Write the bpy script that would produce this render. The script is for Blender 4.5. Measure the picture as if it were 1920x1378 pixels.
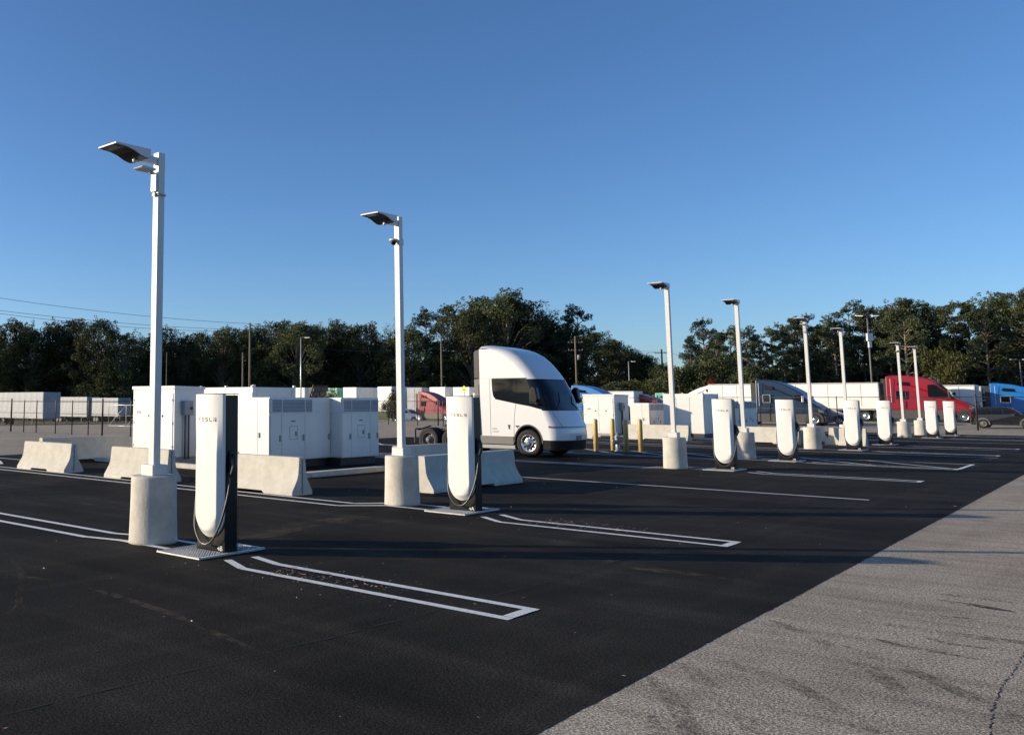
import bpy, math, random
from mathutils import Vector, Matrix
rad = math.radians
sc = bpy.context.scene
for o in list(bpy.data.objects):
    bpy.data.objects.remove(o)
COL = sc.collection
RNG = random.Random(7)

# ------------------------------------------------------------------ camera
cam_data = bpy.data.cameras.new('camera')
cam = bpy.data.objects.new('camera', cam_data)
COL.objects.link(cam)
YAW, PITCH, ROLL = -0.776735138, 0.116321356, 0.0021794
fw = Vector((math.sin(YAW)*math.cos(PITCH), math.cos(YAW)*math.cos(PITCH), math.sin(PITCH)))
rt = Vector((math.cos(YAW), -math.sin(YAW), 0))
up = rt.cross(fw)
r2 = rt*math.cos(ROLL) + up*math.sin(ROLL)
u2 = up*math.cos(ROLL) - rt*math.sin(ROLL)
M = Matrix((r2, u2, -fw)).transposed().to_4x4()
M.translation = Vector((0, 0, 1.85))
cam.matrix_world = M
cam_data.sensor_fit = 'HORIZONTAL'
cam_data.sensor_width = 36
cam_data.lens = 36*1683.4567/1920
cam_data.shift_x = (960-505.07)/1920
cam_data.shift_y = (555.69-689)/1920
cam_data.clip_start = 0.05
cam_data.clip_end = 6000
sc.camera = cam

# ------------------------------------------------------------------ light
SUN_AZ, SUN_EL = rad(229.2), rad(13.3)      # azimuth from +Y towards +X
sun_vec = Vector((math.sin(SUN_AZ)*math.cos(SUN_EL), math.cos(SUN_AZ)*math.cos(SUN_EL), math.sin(SUN_EL)))
world = bpy.data.worlds.new('World')
sc.world = world
world.use_nodes = True
wn = world.node_tree.nodes
wl = world.node_tree.links
wn.clear()
sky = wn.new('ShaderNodeTexSky')
sky.sky_type = 'NISHITA'
sky.sun_disc = False
sky.sun_elevation = SUN_EL
sky.sun_rotation = SUN_AZ
sky.altitude = 0
sky.air_density = 0.80
sky.dust_density = 0.7
sky.ozone_density = 4.0
bg = wn.new('ShaderNodeBackground')
bg.inputs['Strength'].default_value = 0.148
hue = wn.new('ShaderNodeHueSaturation')
hue.inputs['Saturation'].default_value = 1.06
hue.inputs['Hue'].default_value = 0.503
wo = wn.new('ShaderNodeOutputWorld')
wl.new(sky.outputs['Color'], hue.inputs['Color'])
wl.new(hue.outputs['Color'], bg.inputs['Color'])
wl.new(bg.outputs['Background'], wo.inputs['Surface'])
sd = bpy.data.lights.new('sun', 'SUN')
sd.energy = 5.0
sd.angle = rad(0.53)
sd.color = (1.0, 0.85, 0.63)
sun = bpy.data.objects.new('sun', sd)
sun.rotation_euler = (-sun_vec).to_track_quat('-Z', 'Y').to_euler()
sun.location = (-30, -30, 30)
COL.objects.link(sun)
sc.view_settings.view_transform = 'Standard'
sc.view_settings.look = 'None'
sc.view_settings.gamma = 1
sc.view_settings.exposure = 0.28
sc.view_settings.use_curve_mapping = False

# ------------------------------------------------------------------ materials
def mat(name, col, rough=0.6, metal=0.0, noise=0.0, nscale=8.0, bump=0.0, bscale=60.0, coat=0.0, spec=0.5,
        stretch=None, rand=0.0):
    m = bpy.data.materials.new(name)
    m.use_nodes = True
    n, l = m.node_tree.nodes, m.node_tree.links
    b = n['Principled BSDF']
    b.inputs['Roughness'].default_value = rough
    b.inputs['Metallic'].default_value = metal
    b.inputs['Specular IOR Level'].default_value = spec
    b.inputs['Coat Weight'].default_value = coat
    b.inputs['Coat Roughness'].default_value = 0.08
    tc = n.new('ShaderNodeTexCoord')
    mp = n.new('ShaderNodeMapping')
    l.new(tc.outputs['Object'], mp.inputs['Vector'])
    if stretch:
        mp.inputs['Scale'].default_value = stretch
    src = None
    if noise > 0:
        t = n.new('ShaderNodeTexNoise')
        t.inputs['Scale'].default_value = nscale
        t.inputs['Detail'].default_value = 6
        t.inputs['Roughness'].default_value = 0.65
        l.new(mp.outputs['Vector'], t.inputs['Vector'])
        r = n.new('ShaderNodeValToRGB')
        r.color_ramp.elements[0].position = 0.3
        r.color_ramp.elements[1].position = 0.7
        r.color_ramp.elements[0].color = [max(0, c*(1-noise)) for c in col[:3]]+[1]
        r.color_ramp.elements[1].color = [min(1, c*(1+noise)) for c in col[:3]]+[1]
        l.new(t.outputs['Fac'], r.inputs['Fac'])
        src = r.outputs['Color']
    else:
        rgb = n.new('ShaderNodeRGB')
        rgb.outputs[0].default_value = list(col[:3])+[1]
        src = rgb.outputs[0]
    if rand > 0:
        oi = n.new('ShaderNodeObjectInfo')
        mr = n.new('ShaderNodeMapRange')
        mr.inputs['To Min'].default_value = 1-rand
        mr.inputs['To Max'].default_value = 1+rand
        l.new(oi.outputs['Random'], mr.inputs['Value'])
        hs = n.new('ShaderNodeHueSaturation')
        l.new(mr.outputs['Result'], hs.inputs['Value'])
        l.new(src, hs.inputs['Color'])
        src = hs.outputs['Color']
    l.new(src, b.inputs['Base Color'])
    if bump > 0:
        t2 = n.new('ShaderNodeTexNoise')
        t2.inputs['Scale'].default_value = bscale
        t2.inputs['Detail'].default_value = 4
        l.new(mp.outputs['Vector'], t2.inputs['Vector'])
        bp = n.new('ShaderNodeBump')
        bp.inputs['Strength'].default_value = bump
        bp.inputs['Distance'].default_value = 0.02
        l.new(t2.outputs['Fac'], bp.inputs['Height'])
        l.new(bp.outputs['Normal'], b.inputs['Normal'])
    return m

M_WHITE = mat('white_powder_coat', (0.62, 0.62, 0.60), 0.42, noise=0.025, nscale=2)
M_PANEL = mat('charger_white', (0.76, 0.755, 0.725), 0.28, noise=0.015, nscale=1.5, coat=0.2)
M_CAB = mat('cabinet_white', (0.70, 0.70, 0.67), 0.38, noise=0.05, nscale=1.2)
M_BLACK = mat('gloss_black', (0.008, 0.008, 0.009), 0.30, spec=0.3)
M_DARK = mat('dark_plastic', (0.022, 0.022, 0.024), 0.55, noise=0.2)
M_SEAM = mat('seam_shadow', (0.10, 0.10, 0.11), 0.8)
M_RUB = mat('rubber', (0.009, 0.0085, 0.008), 0.8, noise=0.3, nscale=20)
M_CABLE = mat('cable_rubber', (0.03, 0.03, 0.03), 0.3)
M_STEEL = mat('galvanised_steel', (0.52, 0.52, 0.50), 0.42, metal=0.7, noise=0.12, nscale=14)
M_PLATE = mat('dark_grate', (0.10, 0.10, 0.095), 0.7, noise=.3, nscale=30)
M_ALU = mat('polished_aluminium', (0.82, 0.82, 0.83), 0.22, metal=1.0, noise=0.05)
M_GREY = mat('grey_enamel', (0.30, 0.30, 0.30), 0.5, noise=0.06)
M_MIDG = mat('grey_plastic', (0.13, 0.125, 0.12), 0.55, noise=0.1)
M_CONC = mat('concrete', (0.51, 0.48, 0.42), 0.92, noise=0.17, nscale=3.5, bump=0.28, bscale=30)
M_CONC2 = mat('barrier_concrete', (0.54, 0.51, 0.44), 0.92, noise=0.13, nscale=3.5, bump=0.3, bscale=24)
M_YEL = mat('yellow_plastic', (0.60, 0.43, 0.16), 0.5, noise=0.12, nscale=5)
M_WOOD = mat('weathered_wood', (0.17, 0.13, 0.09), 0.9, noise=0.25, nscale=3, stretch=(6, 6, 0.4))
M_PAINT = mat('cab_white_paint', (0.72, 0.72, 0.72), 0.22, noise=0.01, coat=0.6)
M_GLASS = mat('tinted_glass', (0.006, 0.009, 0.012), 0.04, spec=0.3, coat=0.0)
M_GLASS2 = mat('windscreen_glass', (0.006, 0.010, 0.013), 0.05, spec=0.35)
M_RED = mat('red_grey_lettering', (0.17, 0.085, 0.085), 0.4)
M_INK = mat('black_ink', (0.03, 0.03, 0.03), 0.5)
M_WINK = mat('white_ink', (0.8, 0.8, 0.8), 0.5)
M_WIRE = mat('black_coated_steel', (0.02, 0.02, 0.022), 0.5)
M_HEAD = mat('lamp_underside', (0.03, 0.03, 0.033), 0.4)
M_TRAIL = mat('trailer_white', (0.76, 0.76, 0.72), 0.42, noise=0.05, nscale=0.8)
M_TRAILD = mat('weathered_shaded_trailer', (0.30, 0.32, 0.35), 0.6, noise=0.3, nscale=0.7)  # weathered grey; shade on the far-left trailers is put into this colour too
M_LENS = mat('clear_lens', (0.55, 0.57, 0.58), 0.15, spec=0.8)
M_HLAMP = mat('headlamp_glass', (0.10, 0.11, 0.12), 0.1, spec=0.9)

def body_paint(name, col):
    return mat(name, col, 0.35, noise=0.03, nscale=1.0, coat=0.25, spec=0.35)
P_NAVY = body_paint('slate_blue_paint', (0.004, 0.020, 0.052))
P_RED = body_paint('red_paint', (0.24, 0.004, 0.014))
P_BLUE = body_paint('bright_blue_paint', (0.012, 0.14, 0.42))
P_WHT = body_paint('white_paint', (0.78, 0.78, 0.75))
P_SIL = body_paint('silver_paint', (0.45, 0.46, 0.48))
P_BLK = body_paint('black_paint', (0.012, 0.013, 0.016))
P_GRN = body_paint('mint_green_paint', (0.16, 0.42, 0.32))
P_DGR = body_paint('dark_grey_paint', (0.06, 0.065, 0.075))
P_CBL = body_paint('deep_blue_paint', (0.02, 0.05, 0.28))

def lamp_glow(name, col, s):
    m = bpy.data.materials.new(name); m.use_nodes = True
    b = m.node_tree.nodes['Principled BSDF']
    b.inputs['Base Color'].default_value = (0.8, 0.8, 0.75, 1)
    b.inputs['Emission Color'].default_value = list(col)+[1]
    b.inputs['Emission Strength'].default_value = s
    return m
M_LIT = lamp_glow('lit_lamp_glass', (1, 0.93, 0.65), 1.2)

# asphalt materials -----------------------------------------------------
def asphalt(name, base, agg, patch, rough, bumpd, streak):
    m = bpy.data.materials.new(name); m.use_nodes = True
    n, l = m.node_tree.nodes, m.node_tree.links
    b = n['Principled BSDF']
    b.inputs['Roughness'].default_value = rough
    b.inputs['Specular IOR Level'].default_value = 0.04
    tc = n.new('ShaderNodeTexCoord')
    fine = n.new('ShaderNodeTexNoise'); fine.inputs['Scale'].default_value = 55; fine.inputs['Detail'].default_value = 5
    fine.inputs['Roughness'].default_value = 0.75
    big = n.new('ShaderNodeTexNoise'); big.inputs['Scale'].default_value = 0.45; big.inputs['Detail'].default_value = 7
    big.inputs['Roughness'].default_value = 0.6
    vor = n.new('ShaderNodeTexVoronoi'); vor.inputs['Scale'].default_value = 75
    for t in (fine, big, vor):
        l.new(tc.outputs['Object'], t.inputs['Vector'])
    r1 = n.new('ShaderNodeValToRGB')
    r1.color_ramp.elements[0].position = 0.42; r1.color_ramp.elements[1].position = 0.62
    r1.color_ramp.elements[0].color = list(base)+[1]; r1.color_ramp.elements[1].color = list(agg)+[1]
    l.new(fine.outputs['Fac'], r1.inputs['Fac'])
    r2 = n.new('ShaderNodeValToRGB')
    r2.color_ramp.elements[0].position = 0.35; r2.color_ramp.elements[1].position = 0.68
    r2.color_ramp.elements[0].color = (patch[0],)*3+(1,); r2.color_ramp.elements[1].color = (patch[1],)*3+(1,)
    l.new(big.outputs['Fac'], r2.inputs['Fac'])
    mx = n.new('ShaderNodeMix'); mx.data_type = 'RGBA'; mx.blend_type = 'MULTIPLY'; mx.inputs['Factor'].default_value = 1
    l.new(r1.outputs['Color'], mx.inputs['A']); l.new(r2.outputs['Color'], mx.inputs['B'])
    # single stones
    r3 = n.new('ShaderNodeValToRGB')
    r3.color_ramp.elements[0].position = 0.05; r3.color_ramp.elements[1].position = 0.30
    r3.color_ramp.elements[0].color = (1.35, 1.33, 1.28, 1); r3.color_ramp.elements[1].color = (0.86, 0.86, 0.86, 1)
    l.new(vor.outputs['Distance'], r3.inputs['Fac'])
    mx2 = n.new('ShaderNodeMix'); mx2.data_type = 'RGBA'; mx2.blend_type = 'MULTIPLY'; mx2.inputs['Factor'].default_value = 0.8
    l.new(mx.outputs['Result'], mx2.inputs['A']); l.new(r3.outputs['Color'], mx2.inputs['B'])
    out = mx2.outputs['Result']
    for sscale, rot, amt in streak:
        mp = n.new('ShaderNodeMapping'); mp.inputs['Rotation'].default_value = (0, 0, rot)
        mp.inputs['Scale'].default_value = sscale
        l.new(tc.outputs['Object'], mp.inputs['Vector'])
        st = n.new('ShaderNodeTexNoise'); st.inputs['Scale'].default_value = 1; st.inputs['Detail'].default_value = 3
        l.new(mp.outputs['Vector'], st.inputs['Vector'])
        rs = n.new('ShaderNodeValToRGB')
        rs.color_ramp.elements[0].position = 0.50; rs.color_ramp.elements[1].position = 0.72
        rs.color_ramp.elements[0].color = (1, 1, 1, 1); rs.color_ramp.elements[1].color = (amt, amt, amt, 1)
        l.new(st.outputs['Fac'], rs.inputs['Fac'])
        m3 = n.new('ShaderNodeMix'); m3.data_type = 'RGBA'; m3.blend_type = 'MULTIPLY'; m3.inputs['Factor'].default_value = 1
        l.new(out, m3.inputs['A']); l.new(rs.outputs['Color'], m3.inputs['B'])
        out = m3.outputs['Result']
    l.new(out, b.inputs['Base Color'])
    bp = n.new('ShaderNodeBump'); bp.inputs['Strength'].default_value = 0.9; bp.inputs['Distance'].default_value = bumpd
    l.new(fine.outputs['Fac'], bp.inputs['Height'])
    bp2 = n.new('ShaderNodeBump'); bp2.inputs['Strength'].default_value = 0.6; bp2.inputs['Distance'].default_value = bumpd*0.6
    bp2.invert = True
    l.new(vor.outputs['Distance'], bp2.inputs['Height']); l.new(bp.outputs['Normal'], bp2.inputs['Normal'])
    l.new(bp2.outputs['Normal'], b.inputs['Normal'])
    return m
M_NEWASPH = asphalt('new_asphalt', (0.013, 0.0118, 0.0102), (0.056, 0.049, 0.040), (0.70, 1.4), 0.8, 0.008,
                    [((0.22, 2.0, 1), rad(8), 1.45), ((3.2, 0.22, 1), rad(4), 1.3), ((0.5, 0.9, 1), rad(40), 0.7)])
M_OLDASPH = asphalt('old_asphalt', (0.21, 0.176, 0.134), (0.86, 0.73, 0.56), (0.84, 1.12), 0.95, 0.006,
                    [((0.5, 4.0, 1), rad(62), 0.80), ((0.35, 5.0, 1), rad(-20), 0.84), ((3.0, 0.3, 1), rad(5), 0.86)])

def worn_paint():
    m = bpy.data.materials.new('road_paint'); m.use_nodes = True
    n, l = m.node_tree.nodes, m.node_tree.links
    b = n['Principled BSDF']; b.inputs['Roughness'].default_value = 0.7
    tc = n.new('ShaderNodeTexCoord')
    t = n.new('ShaderNodeTexNoise'); t.inputs['Scale'].default_value = 60; t.inputs['Detail'].default_value = 5
    t.inputs['Roughness'].default_value = 0.8
    l.new(tc.outputs['Object'], t.inputs['Vector'])
    r = n.new('ShaderNodeValToRGB'); r.color_ramp.elements[0].position = 0.34; r.color_ramp.elements[1].position = 0.44
    r.color_ramp.elements[0].color = (0.08, 0.08, 0.08, 1); r.color_ramp.elements[1].color = (0.74, 0.74, 0.71, 1)
    l.new(t.outputs['Fac'], r.inputs['Fac']); l.new(r.outputs['Color'], b.inputs['Base Color'])
    bp = n.new('ShaderNodeBump'); bp.inputs['Strength'].default_value = 0.7; bp.inputs['Distance'].default_value = 0.003
    l.new(t.outputs['Fac'], bp.inputs['Height']); l.new(bp.outputs['Normal'], b.inputs['Normal'])
    return m
M_LINE = worn_paint()
M_CRACK = mat('crack_filler', (0.008, 0.008, 0.008), 0.9, noise=0.3, nscale=30)
M_GRASS = mat('grass', (0.085, 0.105, 0.03), 0.95, noise=0.4, nscale=1.5, bump=0.6, bscale=20)
M_FOREST = mat('forest_floor', (0.045, 0.045, 0.022), 0.95, noise=0.4, nscale=0.6)
M_BARK = mat('bark', (0.17, 0.135, 0.10), 0.95, noise=0.3, nscale=3, rand=0.3)

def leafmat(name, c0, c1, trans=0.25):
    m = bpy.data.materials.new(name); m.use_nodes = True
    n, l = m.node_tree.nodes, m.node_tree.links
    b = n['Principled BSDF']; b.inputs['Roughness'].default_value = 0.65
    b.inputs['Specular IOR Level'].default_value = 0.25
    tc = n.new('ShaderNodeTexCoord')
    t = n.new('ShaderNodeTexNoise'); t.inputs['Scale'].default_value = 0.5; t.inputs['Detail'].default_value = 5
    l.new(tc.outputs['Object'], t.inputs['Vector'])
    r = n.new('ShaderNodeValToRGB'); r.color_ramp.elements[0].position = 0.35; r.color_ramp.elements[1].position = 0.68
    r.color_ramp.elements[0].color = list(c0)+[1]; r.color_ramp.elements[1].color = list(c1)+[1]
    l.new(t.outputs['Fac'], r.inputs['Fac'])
    oi = n.new('ShaderNodeObjectInfo'); mr = n.new('ShaderNodeMapRange')
    mr.inputs['To Min'].default_value = 0.65; mr.inputs['To Max'].default_value = 1.35
    l.new(oi.outputs['Random'], mr.inputs['Value'])
    hs = n.new('ShaderNodeHueSaturation'); l.new(mr.outputs['Result'], hs.inputs['Value']); l.new(r.outputs['Color'], hs.inputs['Color'])
    l.new(hs.outputs['Color'], b.inputs['Base Color'])
    tr = n.new('ShaderNodeBsdfTranslucent'); l.new(hs.outputs['Color'], tr.inputs['Color'])
    ms = n.new('ShaderNodeMixShader'); ms.inputs[0].default_value = trans
    l.new(b.outputs[0], ms.inputs[1]); l.new(tr.outputs[0], ms.inputs[2])
    l.new(ms.outputs[0], n['Material Output'].inputs['Surface'])
    return m
L_OAK = leafmat('oak_leaves', (0.026, 0.040, 0.014), (0.100, 0.108, 0.040))
L_PINE = leafmat('pine_needles', (0.026, 0.042, 0.017), (0.100, 0.112, 0.046), 0.15)
L_RUST = leafmat('rusty_needles', (0.07, 0.030, 0.012), (0.19, 0.075, 0.03))
L_BARE = leafmat('thin_yellow_leaves', (0.06, 0.055, 0.03), (0.15, 0.13, 0.07))
L_BUSH = leafmat('bush_leaves', (0.03, 0.038, 0.010), (0.13, 0.12, 0.035))
L_REDB = leafmat('red_bush_leaves', (0.09, 0.015, 0.012), (0.20, 0.03, 0.02))
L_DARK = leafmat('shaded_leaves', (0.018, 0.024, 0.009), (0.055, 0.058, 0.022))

# ------------------------------------------------------------------ helpers
class MB:
    def __init__(s):
        s.v, s.f, s.m, s.sm = [], [], [], []
    def face(s, idx, mi=0, sm=False):
        s.f.append(idx); s.m.append(mi); s.sm.append(sm)
    def box(s, x0, y0, z0, x1, y1, z1, mi=0):
        b = len(s.v)
        s.v += [(x0, y0, z0), (x1, y0, z0), (x1, y1, z0), (x0, y1, z0), (x0, y0, z1), (x1, y0, z1), (x1, y1, z1), (x0, y1, z1)]
        for f in ((0, 3, 2, 1), (4, 5, 6, 7), (0, 1, 5, 4), (1, 2, 6, 5), (2, 3, 7, 6), (3, 0, 4, 7)):
            s.face([b+i for i in f], mi)
        return s
    def bar(s, a, b2, w, h, mi=0):
        a, b2 = Vector(a), Vector(b2)
        d = (b2-a).normalized()
        ref = Vector((0, 0, 1)) if abs(d.z) < 0.95 else Vector((1, 0, 0))
        x = d.cross(ref).normalized()*w/2
        y = x.cross(d).normalized()*h/2
        b = len(s.v)
        for p in (a, b2):
            s.v += [tuple(p-x-y), tuple(p+x-y), tuple(p+x+y), tuple(p-x+y)]
        for f in ((0, 1, 2, 3), (7, 6, 5, 4), (0, 4, 5, 1), (1, 5, 6, 2), (2, 6, 7, 3), (3, 7, 4, 0)):
            s.face([b+i for i in f], mi)
        return s
    def prism(s, pts, a, b2, axis='y', mi=0, sm=False):
        n, b = len(pts), len(s.v)
        for c in (a, b2):
            for p, q in pts:
                s.v.append({'y': (p, c, q), 'x': (c, p, q), 'z': (p, q, c)}[axis])
        s.face([b+i for i in range(n)], mi)
        s.face([b+n+i for i in reversed(range(n))], mi)
        for i in range(n):
            j = (i+1) % n
            s.face([b+i, b+n+i, b+n+j, b+j], mi, sm)
        return s
    def tube(s, path, r, n=8, mi=0, cap=True):
        P = [Vector(p) for p in path]
        b = len(s.v)
        R = r if isinstance(r, (list, tuple)) else [r]*len(P)
        px = None
        for i, p in enumerate(P):
            d = (P[min(i+1, len(P)-1)]-P[max(i-1, 0)]).normalized()
            if px is None:
                ref = Vector((0, 0, 1)) if abs(d.z) < 0.9 else Vector((1, 0, 0))
                px = d.cross(ref).normalized()
            px = (px-d*px.dot(d)).normalized()
            py = d.cross(px)
            for k in range(n):
                a = 2*math.pi*k/n
                s.v.append(tuple(p+(px*math.cos(a)+py*math.sin(a))*R[i]))
        for i in range(len(P)-1):
            for k in range(n):
                k2 = (k+1) % n
                s.face([b+i*n+k, b+i*n+k2, b+(i+1)*n+k2, b+(i+1)*n+k], mi, True)
        if cap:
            s.face([b+k for k in reversed(range(n))], mi)
            s.face([b+(len(P)-1)*n+k for k in range(n)], mi)
        return s
    def lathe(s, prof, n=24, axis='z', c=(0, 0, 0), mi=0, sm=True, cap=True):
        b = len(s.v)
        for r, h in prof:
            for k in range(n):
                a = 2*math.pi*k/n
                u, v = r*math.cos(a), r*math.sin(a)
                q = {'z': (u, v, h), 'y': (u, h, v), 'x': (h, u, v)}[axis]
                s.v.append((q[0]+c[0], q[1]+c[1], q[2]+c[2]))
        for i in range(len(prof)-1):
            for k in range(n):
                k2 = (k+1) % n
                s.face([b+i*n+k, b+i*n+k2, b+(i+1)*n+k2, b+(i+1)*n+k], mi, sm)
        if cap:
            s.face([b+k for k in range(n)], mi)
            s.face([b+(len(prof)-1)*n+k for k in range(n)], mi)
        return s
    def quad(s, a, b2, c, d, mi=0):
        b = len(s.v)
        s.v += [a, b2, c, d]; s.face([b, b+1, b+2, b+3], mi)
        return s
    def grid(s, rows, mi=0, sm=True, closed=False):
        b = len(s.v); n = len(rows[0])
        for r in rows:
            s.v += [tuple(p) for p in r]
        for i in range(len(rows)-1):
            for k in range(n if closed else n-1):
                k2 = (k+1) % n
                s.face([b+i*n+k, b+i*n+k2, b+(i+1)*n+k2, b+(i+1)*n+k], mi, sm)
        return s
    def mesh(s, name, mats):
        me = bpy.data.meshes.new(name)
        me.from_pydata([tuple(v) for v in s.v], [], s.f)
        if not isinstance(mats, (list, tuple)):
            mats = [mats]
        for mm in mats:
            me.materials.append(mm)
        me.polygons.foreach_set('material_index', s.m)
        me.polygons.foreach_set('use_smooth', s.sm)
        me.update()
        return me
    def build(s, name, mats, parent=None, bevel=0, seg=2, loc=(0, 0, 0), rz=0, fix=True, kind=None):
        me = s.mesh(name, mats)
        if fix:
            import bmesh
            bm = bmesh.new(); bm.from_mesh(me)
            bmesh.ops.recalc_face_normals(bm, faces=bm.faces)
            bm.to_mesh(me); bm.free()
        return link(name, me, parent, loc, rz, bevel, seg, kind)

def link(name, me, parent=None, loc=(0, 0, 0), rz=0, bevel=0, seg=2, kind=None):
    o = bpy.data.objects.new(name, me)
    COL.objects.link(o)
    o.location = loc
    o.rotation_euler = (0, 0, rz)
    if parent is not None:
        o.parent = parent
    if bevel:
        bv = o.modifiers.new('bevel', 'BEVEL')
        bv.width = bevel; bv.segments = seg; bv.limit_method = 'ANGLE'; bv.angle_limit = rad(35)
        bv.harden_normals = False
    if kind:
        o['kind'] = kind
    return o

def tag(o, label=None, cat=None, group=None, kind=None):
    if label: o['label'] = label
    if cat: o['category'] = cat
    if group: o['group'] = group
    if kind: o['kind'] = kind
    return o

def thing(name, label, cat, loc=(0, 0, 0), rz=0, group=None):
    o = bpy.data.objects.new(name, None)
    o.empty_display_size = 0.2
    COL.objects.link(o)
    o.location = loc; o.rotation_euler = (0, 0, rz)
    return tag(o, label, cat, group)

def kids(o):
    return [c for c in bpy.data.objects if c.parent == o]

def copy_tree(o, parent=None):
    c = o.copy(); COL.objects.link(c)
    c.parent = parent
    for ch in kids(o):
        copy_tree(ch, c)
    return c

def text_mesh(name, body, size, extrude=0.001):
    cu = bpy.data.curves.new('text_curve', 'FONT')
    cu.body = body; cu.size = size; cu.extrude = extrude; cu.align_x = 'CENTER'; cu.resolution_u = 3
    t = bpy.data.objects.new('text_curve', cu)
    COL.objects.link(t)
    bpy.context.view_layer.update()
    dg = bpy.context.evaluated_depsgraph_get()
    me = bpy.data.meshes.new_from_object(t.evaluated_get(dg))
    bpy.data.objects.remove(t); bpy.data.curves.remove(cu)
    me.name = name
    return me

def text_on(name, body, size, mtl, parent, loc, extrude=0.001, bold=0, face='-y'):
    me = text_mesh(name, body, size, extrude)
    me.materials.clear(); me.materials.append(mtl)
    # text lies in XY: stand it up, facing -Y
    R = Matrix.Rotation(rad(90), 4, 'X')
    if face == '+y':
        R = Matrix.Rotation(rad(180), 4, 'Z') @ R
    if face == '+x':
        R = Matrix.Rotation(rad(90), 4, 'Z') @ R
    me.transform(R)
    return link(name, me, parent, loc)

def hgt(x, y):
    h = -0.0177*max(0.0, -x-35)
    h = max(h, -1.9)
    if y > 70 and x > -60:
        h += 0.008*min(y-70, 40)*min(1.0, max(0.0, (x+60)/30))
    return h

# ------------------------------------------------------------------ ground
def axis(a, b, n):
    return [a+(b-a)*i/n for i in range(n+1)]
gx = [-2500, -1200, -600, -350]+axis(-240, 60, 75)+[120, 300, 700, 1500, 2500]
gy = [-1500, -600, -200, -80]+axis(-40, 240, 70)+[320, 500, 900, 1800, 3500]
mb = MB()
rows = [[(x, y, hgt(x, y)-0.012) for x in gx] for y in gy]
mb.grid(rows, sm=True)
tag(mb.build('ground', M_FOREST, fix=False), 'wooded ground and verge reaching to the horizon', kind='structure')

def draped(name, x0, x1, y0, y1, dz, mtl, label, step=4.0, kind='structure'):
    nx, ny = max(1, int((x1-x0)/step)), max(1, int((y1-y0)/step))
    b = MB()
    b.grid([[(x, y, hgt(x, y)+dz) for x in axis(x0, x1, nx)] for y in axis(y0, y1, ny)], sm=True)
    return tag(b.build(name, mtl, fix=False), label, kind=kind)
draped('pavement', -96, 64, -40, 104, -0.0018, M_OLDASPH, 'weathered grey asphalt pavement around the charging lot')
mb = MB(); er = random.Random(12)
ys = [-40, -20, -5]+[i*.06 for i in range(0, 560)]+[34+i*.5 for i in range(66)]
rows = []
for i, y in enumerate(ys):
    rows.append([(-28.4+er.uniform(-.05, .05), y, 0), (-2.63+er.uniform(-.006, .006)+.003*math.sin(y*2.1)+.004*math.sin(y*.7), y, 0)])
mb.grid(rows, sm=False)
o = mb.build('parking_lot', M_NEWASPH, fix=False); tag(o, 'fresh black asphalt of the charging lot', kind='structure')

mb = MB()
LZ = 0.004
LN = [0]
def line(pts, w=0.105):
    for (xa, ya), (xb, yb) in zip(pts, pts[1:]):
        d = Vector((xb-xa, yb-ya)); d.normalize()
        n = Vector((-d.y, d.x))*w/2
        LN[0] += 1; z = LZ+.0005*(LN[0] % 8)
        mb.quad((xa-n.x, ya-n.y, z), (xb-n.x, yb-n.y, z), (xb+n.x, yb+n.y, z), (xa+n.x, ya+n.y, z))
CH = [(7.62, '4B'), (13.42, '4A'), (26.7, '3B'), (32.2, '3A'), (41.35, '2B'), (47.7, '2A'), (58.9, '1B'), (63.9, '1A')]
for cy, nm in CH:
    dd = 0 if nm == '4B' else -.29
    a, b = cy-0.49+dd, cy-0.03+dd
    line([(-4.10, a), (-7.42, a), (-7.93, cy-0.24+dd*.6)])
    line([(-4.10, b), (-7.32, b), (-7.86, cy+0.13+dd*.3)])
    line([(-4.155, a+0.0535), (-4.155, b-0.0535)], 0.11)
    line([(-8.8, cy-0.24), (-10.0, cy-0.24), (-10.6, a+0.1+dd*.7), (-28.2, a+0.1+dd*.7)])
    line([(-8.8, cy+0.30), (-10.0, cy+0.30), (-10.6, b+0.11+dd*.7), (-28.2, b+0.11+dd*.7)])
for yy, xa in ((20.52, -4.08), (39.2, -4.0), (45.3, -3.9), (53.2, -4.0), (57.1, -4.0), (62.6, -4.0)):
    line([(xa, yy), (-28.2, yy)])
# keep-clear hatching by the hydrant
line([(-4.12, 31.75), (-4.12, 34.55)])
line([(-4.12, 34.5), (-16.3, 34.5)]); 
for k in range(7):
    x = -4.2-1.9*k
    line([(x, 31.8), (x-2.6, 34.4)])
line([(-25.8, 14.3), (-24.4, 13.6)]); line([(-25.7, 15.0), (-24.9, 15.0), (-27.8, 15.0)])
line([(-25.1, 32.5), (-23.9, 31.3), (-22.9, 31.15)]); line([(-19.7, 25.5), (-28.2, 25.6)])
line([(-28.2, 39.5), (-20, 39.5)]); line([(-28.2, 43.7), (-15, 43.7)])
tag(mb.build('parking_marking', M_LINE, fix=False), 'white stall and hatch lines painted on the black asphalt', kind='structure')

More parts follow.
